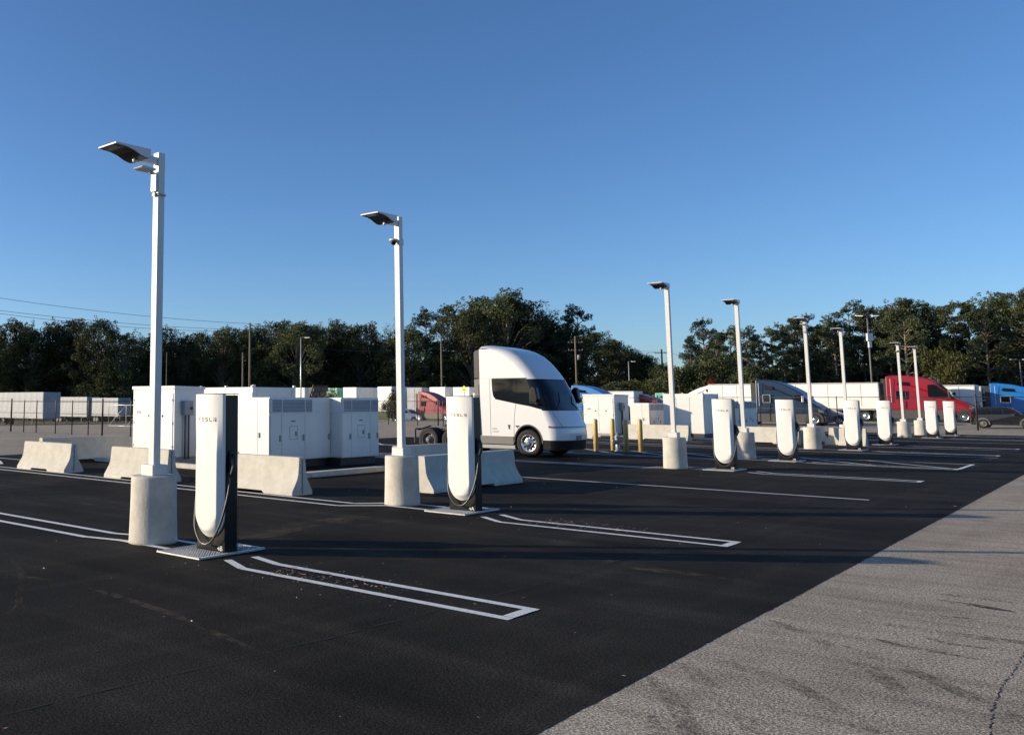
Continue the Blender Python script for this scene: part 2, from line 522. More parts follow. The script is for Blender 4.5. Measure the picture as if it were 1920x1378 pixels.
# cracks, joints and skid marks
mb = MB()
def crack(pts, w, jit, z=0.0035, seg=0.16, r=random.Random(4)):
    P = []
    for (xa, ya), (xb, yb) in zip(pts, pts[1:]):
        L = math.hypot(xb-xa, yb-ya); n = max(2, int(L/seg))
        for i in range(n):
            t = i/n
            P.append((xa+(xb-xa)*t+r.uniform(-jit, jit), ya+(yb-ya)*t+r.uniform(-jit, jit)))
    for p, q in zip(P, P[1:]):
        ww = w*r.uniform(0.4, 1.3)/2
        if r.random() < 0.12: continue
        d = Vector((q[0]-p[0], q[1]-p[1])); 
        if d.length < 1e-4: continue
        d.normalize(); nn = Vector((-d.y, d.x))*ww
        mb.quad((p[0]-nn.x, p[1]-nn.y, z), (q[0]-nn.x, q[1]-nn.y, z), (q[0]+nn.x, q[1]+nn.y, z), (p[0]+nn.x, p[1]+nn.y, z))
crack([(-5.05, 1.2), (-5.02, 3.2), (-4.8, 5.6), (-4.64, 9.1), (-4.7, 13), (-4.98, 20.9), (-5.02, 25), (-4.9, 40)], 0.016, 0.012)
crack([(-17.5, 8.6), (-17.04, 9.5), (-16.4, 12.3)], 0.03, 0.012)
crack([(-8.2, 14.6), (-8.72, 19.2), (-9.44, 26.2)], 0.02, 0.015)
crack([(-12.9, 4.2), (-12.6, 7.6), (-12.3, 12.2)], 0.018, 0.015)
crack([(-20.5, 9.43), (-16.5, 9.43), (-12.6, 9.4)], 0.008, 0.004)
tag(mb.build('crack', M_CRACK, fix=False), 'dark joint and cracks in the black asphalt', kind='structure')
mb = MB()
crack([(-.78, 5.6), (-.82, 6.62), (-.86, 7.14), (-.88, 7.74), (-.86, 8.38), (-.86, 8.88), (-.8, 9.8)], 0.007, 0.010, z=-0.0005, seg=0.03)
tag(mb.build('pavement_crack', M_CRACK, fix=False), 'jagged crack in the grey pavement at the right', kind='structure')

def skidmat(name='tyre_rubber_smear', amax=.72, sc_=26, col=(.035, .033, .03)):
    m = bpy.data.materials.new(name); m.use_nodes = True
    n, l = m.node_tree.nodes, m.node_tree.links
    b = n['Principled BSDF']; b.inputs['Base Color'].default_value = list(col)+[1]; b.inputs['Roughness'].default_value = 0.9; b.inputs['Specular IOR Level'].default_value = 0.05
    tc = n.new('ShaderNodeTexCoord'); t = n.new('ShaderNodeTexNoise'); t.inputs['Scale'].default_value = sc_; t.inputs['Detail'].default_value = 5
    l.new(tc.outputs['Object'], t.inputs['Vector'])
    g = n.new('ShaderNodeTexNoise'); g.inputs['Scale'].default_value = 1.3
    l.new(tc.outputs['Object'], g.inputs['Vector'])
    ad = n.new('ShaderNodeMath'); ad.operation = 'MULTIPLY'; l.new(t.outputs['Fac'], ad.inputs[0]); l.new(g.outputs['Fac'], ad.inputs[1])
    r = n.new('ShaderNodeValToRGB'); r.color_ramp.elements[0].position = 0.20; r.color_ramp.elements[1].position = 0.36
    r.color_ramp.elements[0].color = (0, 0, 0, 1); r.color_ramp.elements[1].color = (amax, amax, amax, 1)
    l.new(ad.outputs[0], r.inputs['Fac']); l.new(r.outputs['Color'], b.inputs['Alpha'])
    return m
M_SKID = skidmat()
mb = MB()
def skid(x0, y0, x1, y1, w):
    d = Vector((x1-x0, y1-y0)); d.normalize(); nn = Vector((-d.y, d.x))*w/2
    c0 = [(x0+nn.x*k, y0+nn.y*k, 0.003) for k in (-0.2, 0.2)]
    xm, ym, xn, yn = x0+(x1-x0)*.25, y0+(y1-y0)*.25, x0+(x1-x0)*.75, y0+(y1-y0)*.75
    rows = []
    for x, y, k in ((x0, y0, .2), (xm, ym, 1), (xn, yn, 1), (x1, y1, .2)):
        rows.append([(x-nn.x*k, y-nn.y*k, 0.003), (x+nn.x*k, y+nn.y*k, 0.003)])
    mb.grid(rows, sm=False)
def track(pts, w, z=-0.0009):
    rows = []
    P = [Vector(p) for p in pts]
    Q = []
    for i in range(len(P)-1):
        for k in range(6): Q.append(P[i].lerp(P[i+1], k/6))
    Q.append(P[-1])
    for i, p in enumerate(Q):
        d = (Q[min(i+1, len(Q)-1)]-Q[max(i-1, 0)]).normalized(); e = min(i, len(Q)-1-i)/4
        nn = Vector((-d.y, d.x))*w/2*min(1, .3+e)
        rows.append([(p.x-nn.x, p.y-nn.y, z), (p.x+nn.x, p.y+nn.y, z)])
    mb.grid(rows, sm=False)
track([(-1.69, 11.02), (-1.39, 11.11), (-1.07, 11.05)], .13)
track([(-1.69, 10.72), (-1.36, 10.66), (-1.05, 10.58)], .12)
track([(-1.75, 8.62), (-1.56, 8.51), (-1.08, 8.47)], .07)
track([(-1.48, 8.94), (-1.29, 8.84), (-1.06, 8.89)], .07)
track([(-1.52, 9.93), (-1.25, 10.0)], .05)
tag(mb.build('skid_mark', M_SKID, fix=False), 'short dark tyre smears on the grey pavement', kind='structure')
M_TRACK = skidmat('faint_tyre_track', .30, 14)
mb = MB()
for t_ in ([(-2.65, 6.41), (-2.32, 5.98), (-2.0, 5.45), (-1.7, 4.8)], [(-2.73, 6.95), (-2.57, 6.87), (-2.09, 6.21), (-1.74, 5.69), (-1.5, 5.1)], [(-2.62, 7.2), (-2.37, 7.07), (-1.89, 6.9), (-1.4, 6.33), (-1.1, 5.8)],
           [(-2.6, 9.47), (-1.85, 9.24), (-1.18, 9.25), (-.5, 9.35)], [(-1.87, 8.2), (-1.41, 7.83), (-.96, 7.33), (-.6, 6.9)], [(-2.5, 13.2), (-1.5, 12.8), (-.4, 12.6)], [(-2.5, 8.7), (-2.0, 8.2), (-1.5, 7.5), (-1.2, 6.9)],
           [(-2.5, 17.5), (-1.4, 17.0), (.4, 16.7)], [(-2.4, 22.5), (-1.0, 22), (1.0, 21.5)], [(-2.2, 28), (-.6, 27.4), (1.5, 27)], [(-1.7, 15.2), (-.6, 14.9), (.6, 14.9)], [(-2.3, 5.6), (-2.0, 5.0), (-1.8, 4.2)]):
    track(t_, .13, -.0013)
tag(mb.build('tyre_track', M_TRACK, fix=False), 'faint sweeping tyre tracks on the grey pavement', kind='structure')
M_DUST = skidmat('tan_dust', .55, 9, (.13, .10, .07))
mb = MB()
track([(-9.1, 8.6), (-9.1, 9.23), (-9.35, 10.15), (-9.29, 11.08), (-9.1, 11.93)], .55, .002)
track([(-9.06, 5.08), (-7.97, 5.37), (-6.32, 5.21), (-4.9, 4.9)], .10, .002)
track([(-10.5, 5.9), (-9.0, 5.3), (-7.5, 4.4), (-6.5, 3.3)], .07, .002)
track([(-20, 9.6), (-16.5, 9.55), (-12.6, 9.5)], .10, .002)
track([(-5.3, 10.6), (-4.2, 10.3), (-3.2, 10.4)], .25, .002)
tag(mb.build('dust_smear', M_DUST, fix=False), 'tan dust smears and scuffs on the black asphalt', kind='structure')

# grass areas
mb = MB()
mb.grid([[(-100, 24, -1.2), (-78, 22, -.75), (-62, 22, -.48), (-56, 26, -.36)], [(-100, 27, -1.0), (-78, 26, -.55), (-62, 26, -.28), (-56.5, 27.5, -.3)],
         [(-100, 29.5, -1.1), (-78, 29.5, -.7), (-62, 29, -.42), (-57, 28.6, -.36)]])
mb.grid([[(-100, 99, -1.2), (-84, 104.5, -.9), (-60, 104.5, -.5), (-46, 104.5, -.25)], [(-100, 104, .0), (-84, 110, .25), (-60, 110, .45), (-46, 110, .4)],
         [(-100, 112, .3), (-84, 118, .3), (-60, 118, .4), (-46, 118, .4)]])
tag(mb.build('grass', M_GRASS, fix=False), 'mown grass bank beyond the fences', kind='stuff')

# ------------------------------------------------------------------ charger
def build_charger():
    t = thing('charger', '', 'charger', (0, 0, 0), group='charging posts in the row along the lot')
    b = MB()
    HW = 0.262
    # body plan (x, y): front face y=0, back y=.27; slightly rounded back corners
    plan = [(-HW, 0.0), (HW, 0.0), (HW, 0.20), (HW-0.05, 0.255), (-HW+0.05, 0.255), (-HW, 0.20)]
    b.prism(plan, 0.02, 1.925, 'z')
    b.build('body', M_BLACK, t, bevel=0.012)
    # white front shell
    b = MB()
    zs = []
    ztop, zb, zc = 1.937, 0.185, 0.49
    n = 26
    for i in range(n+1):
        a = math.pi/2*i/n
        zs.append((zc-(zc-zb)*math.cos(a), HW*1.0*math.sin(a) if i else 0.004))
    zs = [z for z in zs]
    zs += [(z, HW) for z in (0.6, 0.8, 1.0, 1.2, 1.4, 1.5, 1.6, 1.7, 1.8, 1.88, ztop)]
    us = [-1, -.985, -.94, -.86, -.78, -.745, -.725, -.70, -.5, -.25, 0, .25, .5, .70, .725, .745, .78, .86, .94, .985, 1]
    def depth(u, z, w):
        x = u*w
        # flat raised field inside the chamfer, fading out towards the top
        k = 1-min(1, max(0, (z-1.15)/0.55)); k = k*k*(3-2*k)
        # distance to outline
        if z < zc:
            rr = math.sqrt((x/HW)**2+((zc-z)/(zc-zb))**2)
            e = rr
        else:
            e = abs(x)/HW
        soft = 0.088-0.050*abs(e)**2.4
        if e < .73: ch = 0.092-0.004*e
        else: ch = 0.089-0.068*((e-.73)/.27)
        return soft*(1-k)+ch*k
    rows, back = [], []
    for z, w in zs:
        rows.append([(u*w, -depth(u, z, w) if abs(u) < 1 else -0.004, z) for u in us])
    b.grid(rows)
    # closing cap on top
    top = rows[-1]
    k = len(b.v); b.v += [tuple(p) for p in top]
    b.face([k+i for i in range(len(top))])
    sh = b.build('front_panel', M_PANEL, t)
    # thin black cap
    b = MB()
    b.prism([(-HW-.002, 0.0), (-HW*.94, -.042), (-HW*.5, -.078), (0, -.088), (HW*.5, -.078), (HW*.94, -.042), (HW+.002, 0.0), (HW+.002, 0.20), (HW-0.05, 0.258),
             (-HW+0.05, 0.258), (-HW-.002, 0.20)], 1.9385, 1.948, 'z')
    b.build('cap', M_DARK, t)
    # logo letters, each one a part of the shell
    LH, LWd, th = 0.047, 0.040, 0.0100
    def bars(letter):
        if letter == 'T': return [(0, LH-th, LWd, LH), (LWd/2-th/2, 0, LWd/2+th/2, LH-th*1.5)]
        if letter == 'E': return [(0, LH-th, LWd, LH), (0, LH/2-th/2, LWd, LH/2+th/2), (0, 0, LWd, th)]
        if letter == 'S': return [(0, LH-th, LWd, LH), (0, LH/2-th/2, LWd, LH/2+th/2), (0, 0, LWd, th), (0, LH/2+th/2, th, LH-th), (LWd-th, th, LWd, LH/2-th/2)]
        if letter == 'L': return [(0, 0, th, LH), (th, 0, LWd, th)]
        return [(0, LH-th, LWd, LH), (0, 0, th, LH*.62), (LWd-th, 0, LWd, LH*.62), (th, LH*.62-th, LWd-th, LH*.62)]
    for i, ch in enumerate('TESLA'):
        x0 = -0.158+i*0.069
        yy = -depth((x0+LWd/2)/HW, 1.62, HW)-0.0035
        b = MB()
        for (xa, za, xb, zb2) in bars(ch):
            b.box(x0+xa, yy, 1.60+za, x0+xb, yy+0.012, 1.60+zb2)
        b.build('letter', M_RED, sh)
    # connector, holster and cable on the right flank
    b = MB()
    b.box(HW+0.001, 0.05, 0.98, HW+0.03, 0.16, 1.24)
    b.build('holster', M_DARK, t, bevel=0.01)
    b = MB()
    b.tube([(HW+.03, .10, 1.20), (HW+.055, .085, 1.12), (HW+.075, .07, 1.04), (HW+.06, .05, .97), (HW+.045, .04, .93)], [.03, .042, .036, .028, .02], 10)
    b.build('plug', M_DARK, t)
    b = MB()
    path = []
    ctrl = [(HW+.045, .04, .95), (HW+.045, .02, .80), (HW+.03, -.02, .60), (HW-.02, -.06, .38), (HW-.10, -.085, .21), (.07, -.09, .125), (-.03, -.09, .105), (-.12, -.085, .145),
            (-HW+.035, -.06, .28), (-HW-.012, -.02, .48), (-HW-.028, .02, .72), (-HW-.022, .06, .95), (-HW-.01, .08, 1.05)]
    cv = [Vector(p) for p in ctrl]
    for i in range(len(cv)-1):
        p0, p1, p2, p3 = cv[max(i-1, 0)], cv[i], cv[i+1], cv[min(i+2, len(cv)-1)]
        for k in range(5):
            s = k/5
            path.append(0.5*((2*p1)+(p2-p0)*s+(2*p0-5*p1+4*p2-p3)*s*s+(3*p1-p0-3*p2+p3)*s**3))
    path.append(cv[-1])
    b.tube(path, 0.0135, 10)
    b.build('cable', M_CABLE, t)
    b = MB()
    b.box(-HW-.012, .03, 1.70, -HW-.001, .09, 1.86)
    b.build('side_marker', M_DARK, t)
    # steel tread plate with raised rim and lozenges
    b = MB()
    b.box(-.44, -.50, 0.004, .36, .60, 0.016)
    for r in ((-.44, -.50, .36, -.46), (-.44, .56, .36, .60), (-.44, -.46, -.40, .56), (.32, -.46, .36, .56)):
        b.box(r[0], r[1], .016, r[2], r[3], .026)
    pl = b.build('tread_plate', M_STEEL, t, bevel=0.003, seg=1)
    b = MB(); b.box(-.398, -.458, .0165, .318, .558, .0175); b.build('grate_shadow_gap', M_PLATE, pl)
    b = MB()
    for i in range(17):
        for j in range(23):
            x, y = -.375+i*.042, -.435+j*.044
            if -HW-.02 < x < HW+.02 and -.005 < y < .27: continue
            s = 1 if (i+j) % 2 else -1
            dx, dy = .017, .015*s
            px, py = -.011*s, .011
            b.v += [(x-dx, y-dy, .018), (x+px, y+py, .018), (x+dx, y+dy, .018), (x-px, y-py, .018), (x, y, .030)]
            k = len(b.v)-5
            for q in ((0, 1, 4), (1, 2, 4), (2, 3, 4), (3, 0, 4)):
                b.face([k+w for w in q])
    b.build('tread_lozenge', M_STEEL, pl, fix=True, kind='stuff')
    for x in (-.42, .34):
        for y in (-.48, .58):
            b = MB(); b.lathe([(.016, .026), (.014, .034), (.001, .036)], 8, c=(x, y, 0)); b.build('anchor_bolt', M_STEEL, pl)
    return t

ch0 = build_charger()
place = {'4B': 'near its concrete lamp base, nearest charger, at the lot\'s left', '4A': '', '3B': '', '3A': '', '2B': '', '2A': '', '1B': '', '1A': ''}
chx = {'4B': -8.50, '4A': -8.57, '3B': -8.62, '3A': -8.52, '2B': -8.60, '2A': -8.69, '1B': -8.62, '1A': -8.50}
clabel = {
    '4B': 'white and black charging post marked 4B, largest and nearest of the row',
    '4A': 'white and black charging post marked 4A standing before the white semi truck',
    '3B': 'white and black charging post marked 3B beside the lamp near the hydrant',
    '3A': 'white and black charging post marked 3A in front of the slate blue truck',
    '2B': 'white and black charging post marked 2B in front of the silver sedan and long trailer',
    '2A': 'white and black charging post marked 2A just behind post 2B, by the trailer wheels',
    '1B': 'white and black charging post marked 1B, second from the far end of the row',
    '1A': 'white and black charging post marked 1A, smallest and last at the row\'s far end'}
for i, (cy, nm) in enumerate(CH):
    c = ch0 if i == 0 else copy_tree(ch0)
    c.location = (chx[nm], cy, 0)
    c['label'] = clabel[nm]
for i, (cy, nm) in enumerate(CH):
    root = [o for o in bpy.data.objects if o.get('label') == clabel[nm]][0]
    text_on('number', nm, 0.088, M_WINK, root, (0.175, -0.004, 0.035), 0.0015)

# ------------------------------------------------------------------ lamp posts
def build_lamp():
    t = thing('lamp_post', '', 'lamp post', group='white lamp posts on round concrete bases')
    b = MB()
    b.lathe([(.325, 0), (.32, .03), (.312, .3), (.305, .6), (.303, .84), (.292, .868)], 40)
    b.build('concrete_base', M_CONC, t)
    b = MB(); b.box(-.125, -.125, .869, .125, .125, 1.01)
    b.build('base_cover', M_WHITE, t, bevel=.008)
    b = MB(); b.box(-.057, -.057, 1.01, .057, .057, 5.27)
    b.build('pole', M_WHITE, t, bevel=.006)
    b = MB(); b.box(-.04, -.32, 5.10, .04, -.063, 5.20)
    b.build('arm', M_WHITE, t, bevel=.006)
    b = MB()
    prof = [(-.30, 5.232), (-.30, 5.105), (-.38, 5.10), (-.47, 5.12), (-.58, 5.165), (-.70, 5.19), (-.88, 5.198), (-.88, 5.222)]
    b.prism(prof, -.20, .20, 'x')
    h = b.build('lamp_head', M_WHITE, t, bevel=.006)
    b = MB()
    under = [(-.33, 5.100), (-.38, 5.096), (-.47, 5.115), (-.58, 5.160), (-.70, 5.186), (-.865, 5.194)]
    b.grid([[(x, y, z) for y, z in under] for x in (-.185, .185)], sm=False)
    b.build('underside', M_HEAD, h, fix=False)
    b = MB(); b.prism([(-.84, 5.191), (-.74, 5.187), (-.74, 5.182), (-.84, 5.187)], -.11, .11, 'x')
    b.build('lens', M_LENS, h)
    b = MB(); b.lathe([(.035, 0), (.035, -.03), (.02, -.045), (.002, -.05)], 12, c=(0, -.42, 5.105))
    b.build('photocell', M_LENS, h)
    return t
lamps = [(-9.64, 7.62, 1.0), (-9.93, 13.56, 1.005), (-9.84, 26.37, .995), (-9.86, 32.5, 1.0), (-10.0, 41.3, 1.0), (-10.12, 47.7, .995), (-9.85, 58.8, .97), (-9.85, 63.6, .97)]
llabel = ['white lamp post on a round concrete base beside charger 4B, tallest in view',
          'white lamp post on a round concrete base beside charger 4A, dome camera halfway',
          'white lamp post on a round concrete base left of charger 3B, right of the bollards',
          'white lamp post half hidden behind charger 3B, base in shade',
          'white lamp post on a concrete base between chargers 3A and 2B',
          'white lamp post rising behind charger 2B, its base hidden',
          'white lamp post on a concrete base right of charger 2A, left of its twin',
          'white lamp post on a concrete base just left of charger 1B, last of the row']
lp0 = build_lamp()
LAMPS = []
for i, (x, y, s) in enumerate(lamps):
    c = lp0 if i == 0 else copy_tree(lp0)
    c.location = (x, y, 0); c.scale = (1, 1, s); c['label'] = llabel[i]
    LAMPS.append(c)
def camera_on(root, z):
    b = MB(); b.box(-.068, -.068, z-.06, .068, .068, z+.06); b.build('strap', M_WHITE, root, bevel=.004)
    b = MB(); b.lathe([(.02, z+.045), (.085, z+.03), (.075, z+.0), (.06, z-.005)], 16, c=(-.0, -.155, 0)); b.build('camera_hood', M_WHITE, root)
    b = MB(); b.lathe([(.055, z-.005), (.052, z-.04), (.03, z-.07), (.003, z-.082)], 16, c=(-.0, -.155, 0)); b.build('camera_dome', M_BLACK, root)
camera_on(LAMPS[1], 4.80); camera_on(LAMPS[6], 4.78)
def antenna_on(root):
    b = MB()
    b.prism([(-.38, 5.00), (-.35, 5.025), (-.13, 5.02), (-.13, 4.985), (-.35, 4.985)], -.10, .10, 'x')
    b.build('antenna_box', M_WHITE, root, bevel=.01)
    b = MB(); b.bar((0, -.14, 4.98), (0, -.064, 4.95), .05, .03); b.box(-.05, -.10, 4.72, .05, -.0635, 4.96)
    b.build('bracket', M_STEEL, root, bevel=.004)
    b = MB(); b.box(-.068, -.068, 4.66, .068, .068, 4.69); b.box(-.03, -.095, 4.65, .03, -.068, 4.70)
    b.build('strap', M_GREY, root)
antenna_on(LAMPS[0]); antenna_on(LAMPS[4])

# ------------------------------------------------------------------ barriers
def build_barrier(L):
    t = thing('concrete_barrier', '', 'barrier')
    prof = [(-.30, .0), (-.30, .075), (-.155, .30), (-.12, .40), (-.085, .74), (.085, .74), (.12, .40), (.155, .30), (.30, .075), (.30, .0)]
    b = MB()
    s0, s1 = L*.30, L*.66
    top = [(-.30, .065)]+prof[1:9]+[(.30, .065)]
    r = random.Random(int(L*100))
    def seg(p, a, c):
        b.prism(p, a, c, 'x')
    full = [(y, z) for y, z in prof]
    up_ = [(-.298, .07), (-.298, .078), (-.155, .30), (-.12, .40), (-.085, .74), (.085, .74), (.12, .40), (.155, .30), (.298, .078), (.298, .07)]
    # one solid body with forklift slots underneath
    xs = [0, .03, s0, s0+.05, s1-.05, s1, L-.03, L]
    rows = []
    for x in xs:
        inslot = s0 < x < s1
        zb = .055 if inslot else 0.0
        k = .985 if x in (0, L) else 1
        rows.append([(x, y*k, max(z, zb)*(k if z > .5 else 1)) for y, z in prof])
    b.grid(rows, sm=False, closed=True)
    for rr in (rows[0], rows[-1]):
        k = len(b.v); b.v += rr; b.face(list(range(k, k+len(rr))))
    b.build('body', M_CONC2, t, bevel=.012)
    b = MB(); b.box(L+.001, -.014, .03, L+.006, .014, .70); b.build('keyway', M_MIDG, t)
    b = MB()
    for z in (.12, .45, .60):
        b.tube([(L+.002, -.06, z), (L+.04, -.04, z), (L+.04, .04, z), (L+.002, .06, z)], .009, 6)
    b.build('rebar_loop', M_STEEL, t)
    return t
def barrier(x, y, L, rz, label, group, z=0):
    t = build_barrier(L); t.location = (x, y, z); t.rotation_euler = (0, 0, rz); tag(t, label, None, group)
    return t
GB = 'concrete barriers around the left power cabinets'
GR = 'concrete barriers around the far power cabinets'
barrier(-22.60, 13.37, 2.33, 0, 'sunlit concrete barrier farthest left, alone in front of the shaded one', GB)
barrier(-18.50, 13.37, 2.22, 0, 'sunlit concrete barrier behind the nearest lamp post base', GB)
barrier(-14.60, 13.43, 2.33, 0, 'sunlit concrete barrier between charger 4B and the second lamp post', GB)
barrier(-24.25, 14.80, 3.2, rad(90), 'shaded grey concrete barrier running away left of the tall cabinet', GB)
barrier(-10.90, 15.55, 3.6, rad(90), 'shaded concrete barrier passing behind charger 4A, lit at its near end', GB)
barrier(-13.75, 18.5, 3.1, rad(90), 'shaded concrete barrier behind the second lamp post, by the truck wheels', GB)
barrier(-23.3, 44.9, 2.6, 0, 'lit concrete barrier just right of the semi truck bumper', GR)
barrier(-19.25, 45.5, 3.0, 0, 'lit concrete barrier behind the bollards and left of the third lamp', GR)
barrier(-14.4, 45.4, 2.9, 0, 'lit concrete barrier between the fourth lamp base and charger 3A', GR)
barrier(-11.45, 45.8, 3.2, rad(90), 'shaded concrete barrier between charger 3A and the fifth lamp', GR)
barrier(-10.45, 46.3, 3.2, rad(90), 'shaded concrete barrier just left of charger 2B, its near end lit', GR)
barrier(-10.05, 45.9, 1.0, 0, 'short lit barrier end peeping out left of charger 2B', GR)

# pads
def kerb_ring(x0, x1, y0, y1, h, where):
    k = MB(); w = .28
    k.box(x0, y0, 0, x1, y0+w, h); k.box(x0, y1-w, 0, x1, y1, h); k.box(x0, y0+w+.003, 0, x0+w, y1-w-.003, h); k.box(x1-w, y0+w+.003, 0, x1, y1-w-.003, h)
    tag(k.build('kerb', M_CONC, bevel=.02), 'low concrete kerb around the '+where, kind='structure')
    k = MB(); k.quad((x0+w, y0+w, .012), (x1-w, y0+w, .012), (x1-w, y1-w, .012), (x0+w, y1-w, .012))
    tag(k.build('cabinet_bed', M_NEWASPH, fix=False), 'dark bed inside the kerb of the '+where, kind='structure')
kerb_ring(-23.6, -14.85, 16.3, 24.2, .13, 'left power cabinets')
kerb_ring(-23.4, -15.2, 46.75, 60.2, .10, 'far power cabinets')

# ------------------------------------------------------------------ cabinets
def doorset(t, x0, x1, y, z0, z1, n, lock='round'):
    """n doors on the -Y face at y"""
    w = (x1-x0)/n
    for i in range(n):
        a, c = x0+i*w, x0+(i+1)*w
        b = MB(); b.box(a+.008, y-.018, z0, c-.008, y-.001, z1)
        d = b.build('door', M_CAB, t, bevel=.005)
        b = MB(); lx = c-.18 if i == 0 else a+w*.5
        b.lathe([(.035, y-.019), (.035, y-.03), (.02, y-.035)], 12, axis='y', c=(lx, 0, z0+(z1-z0)*.62)); b.build('lock', M_DARK, d)
        for zz in (z0+.2, (z0+z1)/2, z1-.2):
            b = MB(); xx = a+.02 if i == 0 else c-.02
            b.box(xx-.012, y-.03, zz-.03, xx+.012, y-.0185, zz+.03); b.build('hinge', M_GREY, d)
def doorset_x(t, y0, y1, x, z0, z1, splits, latch=(), names='door'):
    """doors on the +X face"""
    ys = [y0]+list(splits)+[y1]
    for i in range(len(ys)-1):
        b = MB(); b.box(x+.001, ys[i]+.007, z0, x+.016, ys[i+1]-.007, z1)
        d = b.build(names, M_CAB, t, bevel=.004)
        if i in latch:
            b = MB(); b.box(x+.017, ys[i+1]-.10, z0+(z1-z0)*.40, x+.045, ys[i+1]-.045, z0+(z1-z0)*.54); b.build('latch', M_GREY, d, bevel=.006)
def louvre_x(t, y0, y1, x, z0, z1, n=9, splits=()):
    b = MB(); b.box(x+.001, y0, z0, x+.004, y1, z1); fr = b.build('louvre', M_MIDG, t)
    dz = (z1-z0)/n
    sl = MB(); sl.prism([(x+.004, -dz*.35), (x+.03, -dz*.42), (x+.032, -dz*.30), (x+.006, dz*.22)], y0, y1, 'y')
    # profile given in x-z, extruded along y
    me = sl.mesh('slat', M_GREY2)
    for i in range(n):
        link('slat', me, fr, (0, 0, z0+dz*(i+.5)))
    b = MB()
    for y in [y0, y1]+list(splits):
        b.box(x+.002, y-.012, z0, x+.036, y+.012, z1)
    b.box(x+.002, y0, z1, x+.036, y1, z1+.02); b.box(x+.002, y0, z0-.02, x+.036, y1, z0)
    b.build('louvre_frame', M_CAB, fr)
M_GREY2 = mat('slat_grey', (0.60, 0.61, 0.62), 0.45)

def switch_cabinet(x0, x1, y0, y1, z0, h, label, group):
    t = thing('switch_cabinet', label, 'electrical cabinet', (0, 0, 0), group=group)
    b = MB(); b.box(x0, y0, z0+.08, x1, y1, z0+h-.10); b.build('housing', M_CAB, t, bevel=.01)
    b = MB(); b.prism([(y0-.03, z0+h-.10), (y1+.03, z0+h-.10), (y1+.03, z0+h-.02), (y0-.03, z0+h)], x0-.03, x1+.03, 'x'); b.build('roof', M_CAB, t, bevel=.008)
    b = MB(); b.box(x0+.03, y0+.03, .013, x1-.03, y1-.03, z0+.08); b.build('plinth', M_GREY, t)
    doorset(t, x0+.06, x1-.06, y0, z0+.18, z0+h-.22, 2)
    b = MB(); b.box(x0+.22, y0-.026, z0+h*.62, x0+.42, y0-.0185, z0+h*.655); b.build('notice', M_GREY, t)
    b = MB()
    for i in range(6):
        zz = z0+.25+i*.32
        b.box(x1+.001, y1-.30, zz, x1+.02, y1-.04, zz+.03)
    b.build('side_rib', M_CAB, t)
    # grey meter box on the lit-away side, conduits down
    yb = (y0+y1)/2-.15
    m = MB(); m.box(x1+.002, yb-.17, z0+1.30, x1+.17, yb+.17, z0+1.72); bx_ = m.build('meter_box', M_GREY, t, bevel=.01)
    m = MB(); m.lathe([(.05, x1+.171), (.05, x1+.19), (.03, x1+.2)], 14, axis='x', c=(0, yb+.08, z0+1.50)); m.build('switch_handle', M_DARK, bx_)
    for dy in (-.08, .06):
        m = MB(); m.tube([(x1+.08, yb+dy, z0+1.30), (x1+.08, yb+dy, z0+.02)], .028, 10); m.build('conduit', M_MIDG, t)
    return t
switch_cabinet(-22.60, -20.60, 17.0, 18.15, .14, 2.16, 'tall white switch cabinet with grey meter box behind the nearest lamp post', 'white power cabinets on the left pad')
switch_cabinet(-22.45, -20.72, 47.4, 49.2, .10, 2.17, 'far white two-door switch cabinet behind the bollards and hydrant', 'white power cabinets on the far pad')

def battery_box(x0, x1, y0, y1, z0, h, label, group, npan):
    t = thing('battery_container', label, 'battery container', group=group)
    b = MB(); b.box(x0, y0, z0+.1, x1, y1, z0+h); b.build('housing', M_CAB, t, bevel=.012)
    b = MB(); b.box(x0+.05, y0+.05, .013, x1-.05, y1-.05, z0+.1); b.build('base_frame', M_DARK, t)
    w = (x1-x0)/npan
    for i in range(npan):
        for k in range(4):
            za, zb = z0+.14+(h-.3)*k/4, z0+.14+(h-.3)*(k+1)/4
            if i == 0: bb = MB(); bb.box(0, 0, 0, w-.03, .014, zb-za-.012); bme = bb.mesh('wall_panel', M_CAB)
            link('wall_panel', bme, t, (x0+i*w+.015, y0-.0155, za))
    for xx in (x0+.04, (x0+x1)/2, x1-.04):
        b = MB(); b.box(xx-.035, y0-.03, z0+h+.001, xx+.035, y0+.04, z0+h+.05); b.build('corner_fitting', M_CAB, t, bevel=.006)
    for yy in (y0+.06, y1-.06):
        b = MB(); b.box(x1-.05, yy-.05, z0+h+.001, x1+.012, yy+.05, z0+h+.07); b.build('corner_fitting', M_CAB, t, bevel=.006)
    b = MB()
    b.box(x1+.001, y0+.10, z0+h-.32, x1+.02, y1-.10, z0+h-.30)
    b.box(x1+.001, y0+.18, z0+h-.28, x1+.02, y0+.22, z0+h-.08); b.box(x1+.001, y1-.22, z0+h-.28, x1+.02, y1-.18, z0+h-.08)
    b.build('lifting_rail', M_GREY2, t)
    return t
battery_box(-22.9, -20.38, 20.0, 22.0, .14, 2.16, 'long white battery container behind the louvred cabinets', 'white power cabinets on the left pad', 3)
battery_box(-19.15, -17.07, 50.0, 52.35, .10, 2.2, 'white ribbed battery container left of charger 3B', 'white power cabinets on the far pad', 3)

